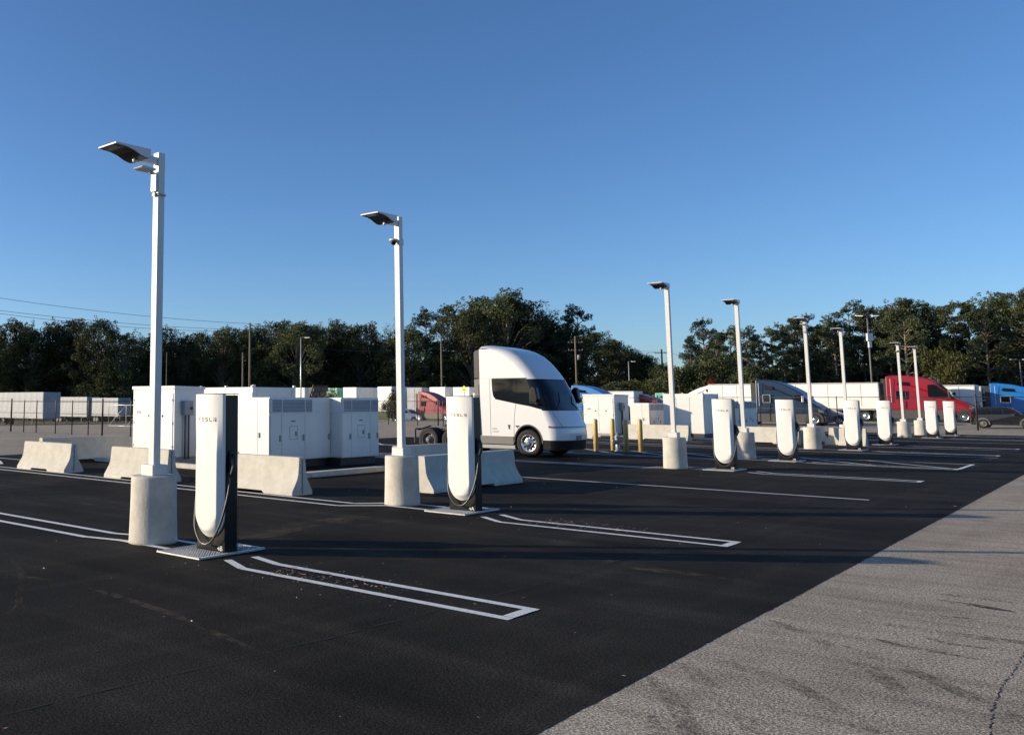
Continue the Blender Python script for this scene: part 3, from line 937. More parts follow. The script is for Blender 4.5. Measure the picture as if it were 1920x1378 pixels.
def power_cabinet(x0, x1, y0, y1, z0, h, label, group, louv, splits, front=True):
    t = thing('power_cabinet', label, 'power cabinet', group=group)
    b = MB(); b.box(x0, y0, z0+.10, x1, y1, z0+h); b.build('housing', M_CAB, t, bevel=.012)
    b = MB(); b.box(x0+.06, y0+.06, .013, x1-.1, y1-.06, z0+.10); b.build('base_frame', M_DARK, t)
    zt = z0+h-.45
    doorset_x(t, y0+.02, y1-.02, x1, z0+.13, zt-.02, splits, latch=range(len(splits)+1))
    louvre_x(t, louv[0], louv[1], x1, zt+.04, z0+h-.07, 9, splits=[s for s in splits if louv[0] < s < louv[1]])
    if front:
        xm = x0+(x1-x0)*.62
        b = MB(); b.box(x0+.02, y0-.016, z0+.13, xm-.006, y0-.001, zt-.02); b.build('door', M_CAB, t, bevel=.004)
        b = MB(); b.box(xm+.006, y0-.016, z0+.13, x1-.02, y0-.001, zt-.02); d = b.build('door', M_CAB, t, bevel=.004)
        b = MB(); b.box(xm+.03, y0-.045, z0+.72, xm+.09, y0-.017, z0+.86); b.build('latch', M_GREY, d, bevel=.006)
        b = MB(); b.box(x0+.02, y0-.016, zt+.0, xm-.006, y0-.001, z0+h-.03); b.build('upper_panel', M_CAB, t, bevel=.004)
        b = MB(); b.box(xm+.006, y0-.016, zt+.0, x1-.02, y0-.001, z0+h-.03); b.build('upper_panel', M_CAB, t, bevel=.004)
    # inspection hatch with its sign
    yh = (splits[0]+y0)/2 if len(splits) == 0 else (splits[0]+(splits[1] if len(splits) > 1 else y1))/2
    b = MB()
    for q in ((yh-.16, z0+.66, yh+.16, z0+.668), (yh-.16, z0+1.02, yh+.16, z0+1.028), (yh-.16, z0+.668, yh-.152, z0+1.02), (yh+.152, z0+.668, yh+.16, z0+1.02)):
        b.box(x1+.0165, q[0], q[1], x1+.019, q[2], q[3])
    hch = b.build('hatch_edge', M_SEAM, t)
    b = MB(); b.box(x1+.0165, yh+.07, z0+.76, x1+.045, yh+.13, z0+.88); b.build('padlock', M_GREY, t, bevel=.005)
    b = MB(); b.box(x1+.0165, yh-.09, z0+1.15, x1+.020, yh+.07, z0+1.18); b.build('sign_plate', mat('sign_red_black', (.08, .02, .02), .5), t)
    return t
power_cabinet(-18.42, -17.22, 17.55, 20.05, .14, 1.82, 'near white power cabinet with louvres, lit front behind the barrier', 'white power cabinets on the left pad', (17.6, 19.25), (18.0, 18.95))
power_cabinet(-18.1, -16.80, 20.08, 21.80, .14, 1.82, 'second white power cabinet with louvres, left of the second lamp post', 'white power cabinets on the left pad', (20.13, 21.75), (20.50, 21.38))
power_cabinet(-18.2, -16.95, 52.9, 55.2, .10, 1.82, 'far white power cabinet behind charger 3B', 'white power cabinets on the far pad', (53.0, 55.1), (53.6, 54.5))
power_cabinet(-18.0, -16.9, 55.6, 58.2, .10, 1.82, 'farthest white power cabinet, left of the slate blue truck', 'white power cabinets on the far pad', (55.7, 58.1), (56.3, 57.4))
power_cabinet(-21.6, -20.5, 51.5, 53.8, .10, 1.70, 'small white cabinet hidden behind the far switch cabinet', 'white power cabinets on the far pad', (51.6, 53.7), (52.1, 53.0))

# ------------------------------------------------------------------ bollards, hydrant
def bollard(x, y, h, label):
    t = thing('bollard', label, 'bollard', (x, y, 0), group='yellow bollards around the hydrant')
    b = MB(); b.lathe([(.088, 0), (.088, h-.08), (.078, h-.03), (.045, h-.005), (.004, h)], 20); b.build('sleeve', M_YEL, t)
    b = MB(); b.lathe([(.12, 0.0), (.12, .012), (.09, .013)], 20); b.build('base_ring', M_DARK, t)
bollard(-15.26, 33.15, 1.22, 'yellow bollard mostly in shade nearest the truck bumper')
bollard(-15.04, 34.15, 1.22, 'sunlit yellow bollard just left of the hydrant')
bollard(-14.05, 33.02, 1.22, 'shaded yellow bollard just right of the hydrant')
bollard(-13.98, 34.15, 1.22, 'sunlit yellow bollard farthest right, in front of the barrier')
t = thing('fire_hydrant', 'silver fire hydrant standing among the yellow bollards', 'fire hydrant', (-14.73, 33.85, 0))
M_HYD = mat('silver_hydrant_paint', (0.30, 0.32, 0.36), 0.45, metal=0.3, noise=0.15)
b = MB(); b.lathe([(.13, 0), (.13, .03), (.085, .035), (.085, .42), (.10, .43), (.10, .47), (.09, .5)], 18); b.build('barrel', M_HYD, t)
b = MB(); b.lathe([(.12, .5), (.12, .53), (.10, .56), (.07, .62), (.03, .65), (.022, .66), (.022, .72), (.002, .725)], 18); b.build('bonnet', M_HYD, t)
for dx in (-1, 1):
    b = MB(); b.lathe([(.045, dx*.08), (.045, dx*.15), (.055, dx*.15), (.055, dx*.19), (.02, dx*.195), (.02, dx*.22)], 12, axis='x', c=(0, 0, .38)); b.build('outlet', M_HYD, t)
b = MB(); b.lathe([(.06, -.08), (.06, -.15), (.075, -.15), (.075, -.20), (.025, -.205), (.025, -.23)], 14, axis='y', c=(0, 0, .34)); b.build('pumper_outlet', M_HYD, t)

# ------------------------------------------------------------------ white semi truck
def interp(tab, z):
    if z <= tab[0][0]: return tab[0][1]
    for (a, va), (c, vc) in zip(tab, tab[1:]):
        if z <= c:
            t = (z-a)/(c-a)
            return va+(vc-va)*t
    return tab[-1][1]
XS = [(.30, .80), (.67, .78), (1.05, .72), (1.30, .63), (1.64, .50), (2.10, .23), (2.62, -.02), (2.94, -.28), (3.22, -.55), (3.47, -.90), (3.62, -1.2), (3.70, -1.45), (3.75, -1.80)]
XC = [(.30, 1.20), (.58, 1.24), (.85, 1.25), (1.02, 1.22), (1.30, 1.10), (1.57, .96), (2.10, .76), (2.62, .45), (2.95, .20), (3.20, -.02), (3.43, -.27), (3.64, -.65), (3.75, -1.05), (3.80, -1.30), (3.86, -1.72)]
WY = [(.3, 1.15), (3.60, 1.15), (3.72, 1.12), (3.80, .98), (3.84, .72), (3.86, .45)]
XR = -1.82
def sxyz(z, th, off=0.0):
    xs, xc, w = interp(XS, z), interp(XC, z), interp(WY, z)
    xs = max(xs, XR)
    def P(t):
        c = math.cos(t)
        y = -w*math.copysign(abs(c)**(.36 if z > 2.7 else .36+.24*min(1, (2.7-z)/1.3)), c)
        return Vector((xs+(xc-xs)*max(0.0, math.sin(t))**1.15, y, z))
    p = P(th)
    if off:
        e = .02
        tdir = P(min(math.pi, th+e))-P(max(0, th-e))
        n = Vector((tdir.y, -tdir.x, 0))
        if n.length > 1e-6: n.normalize()
        n = Vector((n.x, n.y, .35)).normalized()
        p = p+n*off
    return p
def front_patch(z0, z1, t0, t1, nz, nt, off):
    rows = []
    for i in range(nz+1):
        z = z0+(z1-z0)*i/nz
        rows.append([sxyz(z, t0+(t1-t0)*k/nt, off) for k in range(nt+1)])
    return rows
def wheel(parent, x, y, z, r, w, rim=None, face=-1, holes=8, name='wheel', dish=.05):
    """outer face towards y*face; y is the outer plane"""
    s = face
    b = MB()
    b.lathe([(r*.60, y-s*.0), (r*.66, y+s*.012), (r*.80, y+s*.018), (r*.93, y+s*.004), (r*.985, y-s*.03), (r, y-s*.07), (r, y-s*(w-.07)), (r*.985, y-s*(w-.03)), (r*.9, y-s*w), (r*.60, y-s*w)], 36, axis='y', c=(x, 0, z), cap=False)
    wh = b.build(name, M_RUB, parent)
    b = MB()
    b.lathe([(r*.61, y+s*.004), (r*.585, y+s*.006), (r*.56, y-s*.02), (r*.53, y-s*dish), (r*.30, y-s*dish*.9), (r*.27, y-s*dish*.3), (r*.25, y+s*.0), (.002, y+s*.004)], 32, axis='y', c=(x, 0, z), cap=False)
    b.build('rim', rim or M_ALU, wh)
    b = MB()
    for k in range(holes):
        a = 2*math.pi*k/holes
        cx, cz = x+r*.42*math.cos(a), z+r*.42*math.sin(a)
        yy = y-s*dish+s*.006
        b.lathe([(r*.085, yy-s*.003), (r*.085, yy+s*.003)], 10, axis='y', c=(cx, 0, cz), sm=False)
    b.build('hand_hole', M_BLACK, wh)
    b = MB()
    b.lathe([(r*.17, y+s*.005), (r*.16, y+s*.03), (r*.1, y+s*.04), (.002, y+s*.04)], 14, axis='y', c=(x, 0, z))
    b.build('hub', M_MIDG, wh)
    return wh

T = thing('semi_truck', 'white aerodynamic electric semi truck without trailer, parked beyond charger 4A', 'truck', (-15.25, 29.15, 0))
# skin
b = MB()
zl = [.58, .64, .70, .78, .86, .94, 1.0, 1.06, 1.14, 1.22, 1.3, 1.4, 1.5, 1.6, 1.8, 2.0, 2.2, 2.4, 2.6, 2.75, 2.9, 3.05, 3.2, 3.32, 3.44, 3.54, 3.62, 3.68, 3.72, 3.75, 3.78, 3.80, 3.82, 3.84, 3.855]
NT = 40
rows = []
for z in zl:
    row = [Vector((XR, -interp(WY, z), z))]+[sxyz(z, math.pi*k/NT) for k in range(NT+1)]+[Vector((XR, interp(WY, z), z))]
    rows.append(row)
b.grid([r[1:-1] for r in rows])
# roof strips from the front curve back to the rear edge
for side in (1, -2):
    pass
hi = [r for r in rows if r[0].z >= 3.70]
b.grid([[r[0], r[1]] for r in hi]); b.grid([[r[-2], r[-1]] for r in hi])
k = len(b.v); b.v += [tuple(v) for v in rows[-1]]; b.face([k+i for i in range(len(rows[-1]))])
# sides with wheel arch
for s in (-1, 1):
    y = s*1.15
    arch = [(-.50, .67)]+[(.53*math.cos(a)-.0, .47+.60*math.sin(a)) for a in [rad(d) for d in (160, 140, 120, 100, 80, 60, 40, 20)]]+[(.52, .58)]
    front = [(interp(XS, z), z) for z in zl if z <= 3.70]
    poly = [(XR, .67)]+arch+front+[(XR, 3.70)]
    k = len(b.v)
    b.v += [(px, y, pz) for px, pz in poly]
    b.face([k+i for i in range(len(poly))])
# rear wall and floor
k = len(b.v); b.v += [(XR, -1.15, .67), (XR, 1.15, .67), (XR, 1.15, 3.70), (XR, .45, 3.855), (XR, -.45, 3.855), (XR, -1.15, 3.70)]
b.face([k+i for i in range(6)])
b.build('cab_body', M_PAINT, T)
b = MB(); b.box(XR+.02, -1.08, .50, -.56, 1.08, .90); b.box(-.62, -.80, .45, .60, .80, 1.1); b.box(.60, -.85, .3, 1.0, .85, .9); b.build('underbody', M_BLACK, T)
# arch lips
for s in (-1, 1):
    b = MB()
    arcp = [(.50*math.cos(a), .47+.58*math.sin(a)) for a in [rad(d) for d in range(0, 181, 12)]]
    arco = [(.545*math.cos(a), .47+.625*math.sin(a)) for a in [rad(d) for d in range(0, 181, 12)]]
    b.grid([[(px, s*1.154, pz) for px, pz in arcp], [(px, s*1.158, pz) for px, pz in arco]], sm=False)
    b.grid([[(px, s*1.154, pz) for px, pz in arcp], [(px, s*.80, pz) for px, pz in arcp]], sm=False)
    b.build('wheel_arch', M_DARK, T)
# windscreen and side glass
b = MB(); b.grid(front_patch(1.585, 2.60, rad(3), rad(177), 16, 44, .006)); b.build('windscreen', M_GLASS2, T)
b = MB()
b.grid(front_patch(1.560, 1.60, rad(2), rad(178), 1, 44, .010)); b.grid(front_patch(2.585, 2.62, rad(2), rad(178), 1, 44, .010))
for s in (0, 1):
    b.grid([[sxyz(z, abs(math.pi*s-rad(t)), .009) for t in (2, 22, 30)] for z in [1.58+1.02*i/10 for i in range(11)]])
b.build('windscreen_surround', M_BLACK, T)
for s in (-1, 1):
    poly = [(-1.34, 2.64), (-1.325, 2.25), (-1.29, 2.05), (-1.20, 1.94), (-.43, 1.79), (.1, 1.70), (.5, 1.60), (.52, 1.62), (.32, 2.0), (.10, 2.38), (-.02, 2.64)]
    b = MB(); b.prism([(px, pz) for px, pz in poly], s*1.1515, s*1.157, 'y'); g = b.build('side_window', M_GLASS, T)
    b = MB(); b.bar((-.37, s*1.159, 2.63), (-.43, s*1.159, 1.80), .02, .004); b.build('window_divider', M_BLACK, T)
    b = MB(); b.bar((-1.33, s*1.159, 2.655), (.0, s*1.159, 2.655), .006, .02); b.build('window_trim', M_BLACK, T)
    b = MB()
    for p, q in (((-1.42, .68), (-1.42, 2.64)), ((-.43, 1.78), (-.50, 1.33)), ((-.50, 1.33), (-.53, .68)), ((-1.80, 2.66), (-1.34, 2.66))):
        b.bar((p[0], s*1.151, p[1]), (q[0], s*1.151, q[1]), .012, .004)
    b.build('door_seam', M_SEAM, T)
    b = MB(); b.prism([(-.75, 1.07), (-.66, 1.07), (-.68, .92), (-.72, .92)], s*1.151, s*1.160, 'y'); b.build('door_handle', M_DARK, T)
    b = MB(); b.prism([(-.48, 1.05), (-.30, 1.05), (-.39, .97)], s*1.151, s*1.160, 'y'); b.build('side_camera', M_DARK, T)
    # dark air fairing behind the cab
    b = MB(); b.prism([(-2.05, 2.67), (-1.822, 2.67), (-1.822, 3.70), (-1.98, 3.66), (-2.05, 3.60)], s*1.14, s*.70, 'y'); b.build('upper_fairing', M_DARK, T, bevel=.02)
    b = MB(); b.prism([(-2.05, .67), (-1.822, .67), (-1.822, 2.65), (-2.05, 2.65)], s*1.14, s*1.05, 'y'); b.build('lower_fairing', M_MIDG, T, bevel=.01)
    # side skirt and steps
    b = MB(); b.prism([(-2.05, .40), (-.55, .40), (-.56, .665), (-2.05, .665)], s*1.14, s*.95, 'y'); b.build('side_skirt', M_MIDG, T, bevel=.01)
    b = MB(); b.prism([(-2.05, .25), (-.50, .25), (-.52, .375), (-2.05, .375)], s*1.13, s*.95, 'y'); b.build('step', M_GREY, T, bevel=.01)
    # mirror
    b = MB(); b.prism([(.30, 1.82), (.58, 1.80), (.62, 1.95), (.56, 2.32), (.47, 2.38), (.36, 2.30), (.31, 2.1)], s*1.38, s*1.60, 'y'); mr_ = b.build('mirror', M_BLACK, T, bevel=.04)
    b = MB(); b.bar((.42, s*1.10, 1.74), (.45, s*1.46, 1.84), .08, .05); b.build('mirror_arm', M_BLACK, mr_)
b = MB(); b.prism([(-1.2, .70), (1.2, .70), (1.1, 3.65), (.4, 3.82), (-.4, 3.82), (-1.1, 3.65)], -1.90, -1.823, 'x'); b.build('rear_panel', M_DARK, T)
# nose: slit light, bumper, plate
b = MB(); b.grid(front_patch(1.00, 1.035, rad(8), rad(172), 1, 40, .008)); hl = b.build('light_bar', M_HLAMP, T)
b = MB()
b.grid([[sxyz(z, rad(t), .012) for t in (4, 8, 12, 16)] for z in (1.0, 1.05)]); b.build('marker_lens', mat('amber_red_lens', (.35, .05, .03), .2), hl)
b = MB(); b.grid(front_patch(.27, .565, rad(1), rad(179), 4, 40, -.02)); 
for s in (-1, 1):
    b.prism([(.53, .28), (.80, .27), (.80, .56), (.53, .57)], s*1.14, s*.9, 'y')
b.grid([front_patch(.27, .27, rad(1), rad(179), 1, 40, -.02)[0], [Vector((.5, -1.1+2.2*k/40, .27)) for k in range(41)]])
b.build('bumper', M_BLACK, T)
b = MB(); b.grid(front_patch(.985, .992, rad(3), rad(177), 1, 40, .004)); b.bar(sxyz(1.04, rad(52), .004), sxyz(1.55, rad(40), .004), .012, .012); b.bar(sxyz(1.04, rad(128), .004), sxyz(1.55, rad(140), .004), .012, .012)
b.build('hood_seam', M_SEAM, T)
p = sxyz(.62, rad(90), .015)
b = MB(); b.box(p.x, -.17, .57, p.x+.012, .17, .73); b.build('number_plate', mat('plate_blue_grey', (.10, .12, .17), .4), T)
text_on('door_lettering', 'US DOT', .07, M_INK, T, (-1.22, -1.152, .80), .0005)
text_on('door_lettering', 'TESLA', .07, M_INK, T, (-1.26, -1.152, .90), .0005)
b = MB(); b.tube([sxyz(1.62, rad(60), .02), sxyz(1.85, rad(78), .02), sxyz(2.15, rad(86), .02)], .012, 6); b.tube([sxyz(1.62, rad(110), .02), sxyz(1.80, rad(95), .02), sxyz(2.05, rad(100), .02)], .012, 6)
b.build('wiper', M_BLACK, T)
# seats seen as pale shapes are left to the reflections; chassis and axles
b = MB()
for s in (-1, 1): b.box(-4.65, s*.42-.05, .52, -1.83, s*.42+.05, .78)
for x in (-4.6, -3.6, -2.4): b.box(x-.05, -.37, .56, x+.05, .37, .74)
b.build('chassis', M_BLACK, T)
b = MB(); b.prism([(-3.95, .82), (-3.25, .82), (-3.2, .90), (-3.95, .95)], -.45, .45, 'y'); b.box(-3.8, -.3, .781, -3.4, .3, .82); b.build('fifth_wheel', M_DARK, T)
b = MB()
for x in (-4.07, -3.05): b.tube([(x, -1.0, .47), (x, 1.0, .47)], .09, 10)
b.tube([(0, -.9, .42), (0, .9, .42)], .07, 8); b.build('axle', M_DARK, T)
for s in (-1, 1):
    wheel(T, 0, s*1.13, .465, .465, .30, face=s, holes=10)
    for x in (-4.07, -3.05):
        wheel(T, x, s*1.10, .455, .455, .27, rim=M_MIDG, face=s, holes=8, dish=.12)
        wheel(T, x, s*.80, .455, .455, .25, rim=M_MIDG, face=s, holes=8, name='inner_wheel')
    b = MB(); b.bar((-4.35, s*.50, .95), (-4.68, s*.85, .80), .06, .05); b.bar((-4.66, s*.6, .84), (-4.66, s*1.1, .84), .05, .05); b.box(-4.70, s*1.05-.04, .35, -4.67, s*1.05+.04, .84); b.build('mudflap_bracket', M_DARK, T)

# ------------------------------------------------------------------ background trucks, trailers and cars
M_SKIRT = mat('skirt_dark_grey', (0.055, 0.053, 0.05), 0.5, noise=.15, nscale=2)
def loft(b, prof, wf, mi=0):
    """closed side profile [(x,z)], half width wf(x,z): body with slightly tapered sides"""
    n = len(prof); k = len(b.v)
    for s in (-1, 1):
        for x, z in prof: b.v.append((x, s*wf(x, z), z))
    b.face([k+i for i in range(n)]); b.face([k+n+i for i in reversed(range(n))])
    for i in range(n):
        j = (i+1) % n
        b.face([k+i, k+n+i, k+n+j, k+j], mi)
def side_plate(b, pts, y, s, th=.02):
    b.prism(pts, s*y, s*(y+th), 'y')
def far_wheel(parent, x, y, r, w, rim, face=-1):
    s = face
    b = MB(); b.lathe([(r*.6, y), (r*.9, y+s*.01), (r, y-s*.05), (r, y-s*w), (r*.6, y-s*w)], 24, axis='y', c=(x, 0, r), cap=False); wh = b.build('wheel', M_RUB, parent)
    b = MB(); b.lathe([(r*.6, y+s*.004), (r*.5, y-s*.02), (r*.3, y-s*.02), (r*.25, y+s*.01), (.002, y+s*.01)], 20, axis='y', c=(x, 0, r), cap=False); b.build('rim', rim, wh)
    b = MB()
    for k in range(6):
        a = math.pi*k/3; b.lathe([(r*.06, y-s*.018), (r*.06, y-s*.008)], 8, axis='y', c=(x+r*.40*math.cos(a), 0, r+r*.40*math.sin(a)))
    b.build('hand_hole', M_BLACK, wh)

ROOF_A = [(0, 1), (.12, 1.0), (.25, .975), (.39, .915), (.52, .83), (.60, .765), (.68, .69)]      # long swept roof
def tractor(label, paint, x, y, L, H, rz=0, roof=None, ws=((.66, .70), (.765, .53)), hood=((.85, .47), (.93, .395), (.985, .31)), chrome=True, sleeper='double', z=None, group='tractor units parked beyond the fence', simple=False, stripe=None):
    roof = roof or ROOF_A
    if z is None: z = hgt(x, y)
    t = thing('tractor_unit', label, 'truck', (x, y, z), rz, group)
    X = lambda u: u*L
    Z = lambda v: v*H
    def wf(px, pz):
        w = 1.22
        if pz > .55*H: w -= .22*(pz-.55*H)/(.45*H)
        if px > .74*L: w -= .22*min(1, (px-.74*L)/(.26*L))**1.5
        return w
    prof = [(0, Z(.25))]+[(X(u), Z(v)) for u, v in roof]+[(X(ws[1][0]), Z(ws[1][1]))]+[(X(u), Z(v)) for u, v in hood]+[(X(1.0), Z(.24)), (X(1.0), Z(.20))]
    b = MB(); loft(b, prof, wf); b.build('cab_body', paint, t, bevel=.07, seg=3)
    b = MB(); b.prism([(X(0.02), Z(.07)), (X(.74), Z(.07)), (X(.74), Z(.249)), (X(0.02), Z(.249))], -1.17, 1.17, 'y'); b.build('side_skirt', M_SKIRT, t, bevel=.02)
    b = MB(); b.prism([(X(.90), Z(.05)), (X(1.01), Z(.07)), (X(1.02), Z(.20)), (X(.92), Z(.24))], -1.12, 1.12, 'y'); b.build('bumper', M_DARK, t, bevel=.04)
    # windscreen
    (u0, v0), (u1, v1) = ws
    d = Vector((X(u1)-X(u0), Z(v1)-Z(v0))); nrm = Vector((-d.y, d.x)).normalized()
    if nrm.x < 0: nrm = -nrm
    o1, o2 = nrm*.015, nrm*.03
    pts = [(X(u0)+o1.x, Z(v0)+o1.y), (X(u1)+o1.x, Z(v1)+o1.y), (X(u1)+o2.x, Z(v1)+o2.y), (X(u0)+o2.x, Z(v0)+o2.y)]
    b = MB(); b.prism(pts, -.98, .98, 'y'); b.build('windscreen', M_GLASS2, t)
    for s in (-1, 1):
        yy = 1.222
        b = MB(); side_plate(b, [(X(u0)-.08*L, Z(v1)+.01*H), (X(u1)-.03, Z(v1)+.0*H), (X(u0)-.01*L, Z(v0)-.04*H), (X(u0)-.08*L, Z(v0)-.05*H)], yy-.03, s, .04); b.build('door_window', M_GLASS, t)
        if sleeper:
            b = MB(); side_plate(b, [(.12*L, Z(.50)), (.22*L, Z(.50)), (.22*L, Z(.66)), (.12*L, Z(.66))], yy-.05, s, .06); sw = b.build('sleeper_window', M_GLASS, t)
            b = MB()
            for q in ((.115*L, .49, .225*L, .50), (.115*L, .66, .225*L, .67), (.11*L, .49, .12*L, .67), (.22*L, .49, .23*L, .67)):
                b.box(q[0], min(s*(yy-.05), s*(yy+.02)), Z(q[1]), q[2], max(s*(yy-.05), s*(yy+.02)), Z(q[3]))
            b.build('window_frame', M_ALU if chrome else M_DARK, sw)
            b = MB(); side_plate(b, [(.13*L, Z(.80)), (.27*L, Z(.78)), (.27*L, Z(.85)), (.15*L, Z(.87))], yy-.12, s, .07); b.build('upper_window', M_GLASS, t)
            b = MB(); side_plate(b, [(.12*L, Z(.29)), (.22*L, Z(.29)), (.22*L, Z(.45)), (.12*L, Z(.45))], yy-.02, s, .025); b.build('locker_door', paint, t, bevel=.01)
        b = MB()
        for u in (.50, .66):
            b.box(u*L-.012, min(s*(yy-.01), s*(yy+.004)), Z(.25), u*L+.012, max(s*(yy-.01), s*(yy+.004)), Z(.66 if u < .6 else .52))
        b.build('door_seam', M_DARK, t)
        b = MB(); side_plate(b, [(X(.90), Z(.29)), (X(.985), Z(.27)), (X(.97), Z(.32)), (X(.90), Z(.37))], 1.03, s, .04); b.build('headlight', M_HLAMP, t)
        b = MB(); arc = [(X(.845)+.62*math.cos(a), .46+.62*math.sin(a)) for a in [rad(q) for q in range(0, 181, 20)]]; b.prism(arc+[(X(.845)-.62, .28), (X(.845)+.62, .28)], s*1.0, s*1.205, 'y'); b.build('wheel_arch', M_DARK, t)
        far_wheel(t, X(.845), s*1.215, .47, .3, M_ALU, s)
        b = MB(); b.box(X(.71)-.09, min(s*1.30, s*1.48), Z(.50), X(.71)+.07, max(s*1.30, s*1.48), Z(.64)); mm_ = b.build('mirror', M_ALU if chrome else M_DARK, t, bevel=.03)
        b = MB(); b.bar((X(.70), s*1.18, Z(.60)), (X(.71), s*1.38, Z(.60)), .04, .04); b.build('mirror_arm', M_DARK, mm_)
    b = MB(); b.prism([(X(1.0), Z(.17)), (X(1.012), Z(.17)), (X(.99), Z(.375)), (X(.972), Z(.375))], -.52, .52, 'y'); b.build('grille', M_DARK, t)
    b = MB()
    for zz in (.20, .25, .30, .35): b.bar((X(1.012-(zz-.17)*.11)+.012, -.5, Z(zz)), (X(1.012-(zz-.17)*.11)+.012, .5, Z(zz)), .02, .03)
    b.build('grille_bar', M_GREY, t)
    for s in (-1, 1):
        for xx in (-.62, -1.62): far_wheel(t, xx, s*1.2, .47, .5, M_ALU, s)
    b = MB(); b.box(-2.2, -.5, .55, -.02, .5, .85); b.build('chassis', M_BLACK, t)
    b = MB(); b.box(-.35, -1.0, Z(.20), -.01, 1.0, Z(.93)); b.build('roof_fairing_extender', M_DARK, t)
    b = MB(); b.bar((.06*L, -1.26, Z(.42)), (.06*L, -1.26, Z(.93)), .03, .03); b.build('antenna', M_WHITE, t)
    for dx in (-.9, -.0):
        pass
    return t
def trailer(label, mtl, x0, x1, y, top, base=None, w=2.55, npan=11, legs=True, reefer=False, group='white box trailers parked beyond the fence', rz=0, wheels=True, tread='left', H=None):
    """box trailer between x0 and x1 (local x after rz), near side at y"""
    L = x1-x0
    z0 = hgt(x0, y) if base is None else base
    t = thing('box_trailer', label, 'trailer', (x0, y, z0), rz, group)
    zt = top-z0; zb = 1.12
    b = MB(); b.box(0, 0, zb, L, w, zt); b.build('box_body', mtl, t, bevel=.03)
    pw = (L-.1)/npan
    bb = MB(); bb.box(0, 0, 0, pw-.05, .012, zt-zb-.28); me = bb.mesh('side_panel', mtl)
    for i in range(npan):
        link('side_panel', me, t, (.05+i*pw+.025, -.0135, zb+.14))
        link('side_panel', me, t, (.05+i*pw+.025, w+.0015, zb+.14))
    bb = MB(); bb.box(0, 0, 0, .028, .010, zt-zb-.28); me2 = bb.mesh('panel_joint', M_GREY)
    for i in range(1, npan):
        link('panel_joint', me2, t, (.05+i*pw-.014, -.0125, zb+.14))
    b = MB(); b.box(0, -.02, zb-.10, L, w+.02, zb-.002); b.box(0, -.018, zt-.11, L, -.0005, zt-.02); b.build('side_rail', M_TRAILD, t)
    # rear doors on the -X end, seen as two leaves
    for q in (0, 1):
        b = MB(); b.box(-.03, .04+q*(w/2), zb+.05, -.001, w/2-.02+q*(w/2), zt-.05); b.build('rear_door', mtl, t, bevel=.01)
    if wheels:
        for xw in (.10, .20):
            for s, yy in ((-1, .06), (1, w-.06)):
                far_wheel(t, L*xw, yy, .47, .32, M_MIDG, s)
        b = MB(); b.box(L*.04, .5, .55, L*.28, w-.5, zb-.10); b.build('bogie', M_DARK, t)
        b = MB()
        for yy in (.45, w-.45): b.box(L*.78, yy-.06, .02, L*.78+.12, yy+.06, zb-.10)
        b.build('landing_leg', M_DARK, t)
    if reefer:
        b = MB(); b.box(L+.001, .25, zb+.6, L+.42, w-.25, zt-.1); b.build('cooling_unit', M_WHITE, t, bevel=.06)
        b = MB(); b.box(L+.421, .5, zb+.8, L+.44, w-.5, zb+1.3); b.build('cooling_grille', M_DARK, t)
    return t
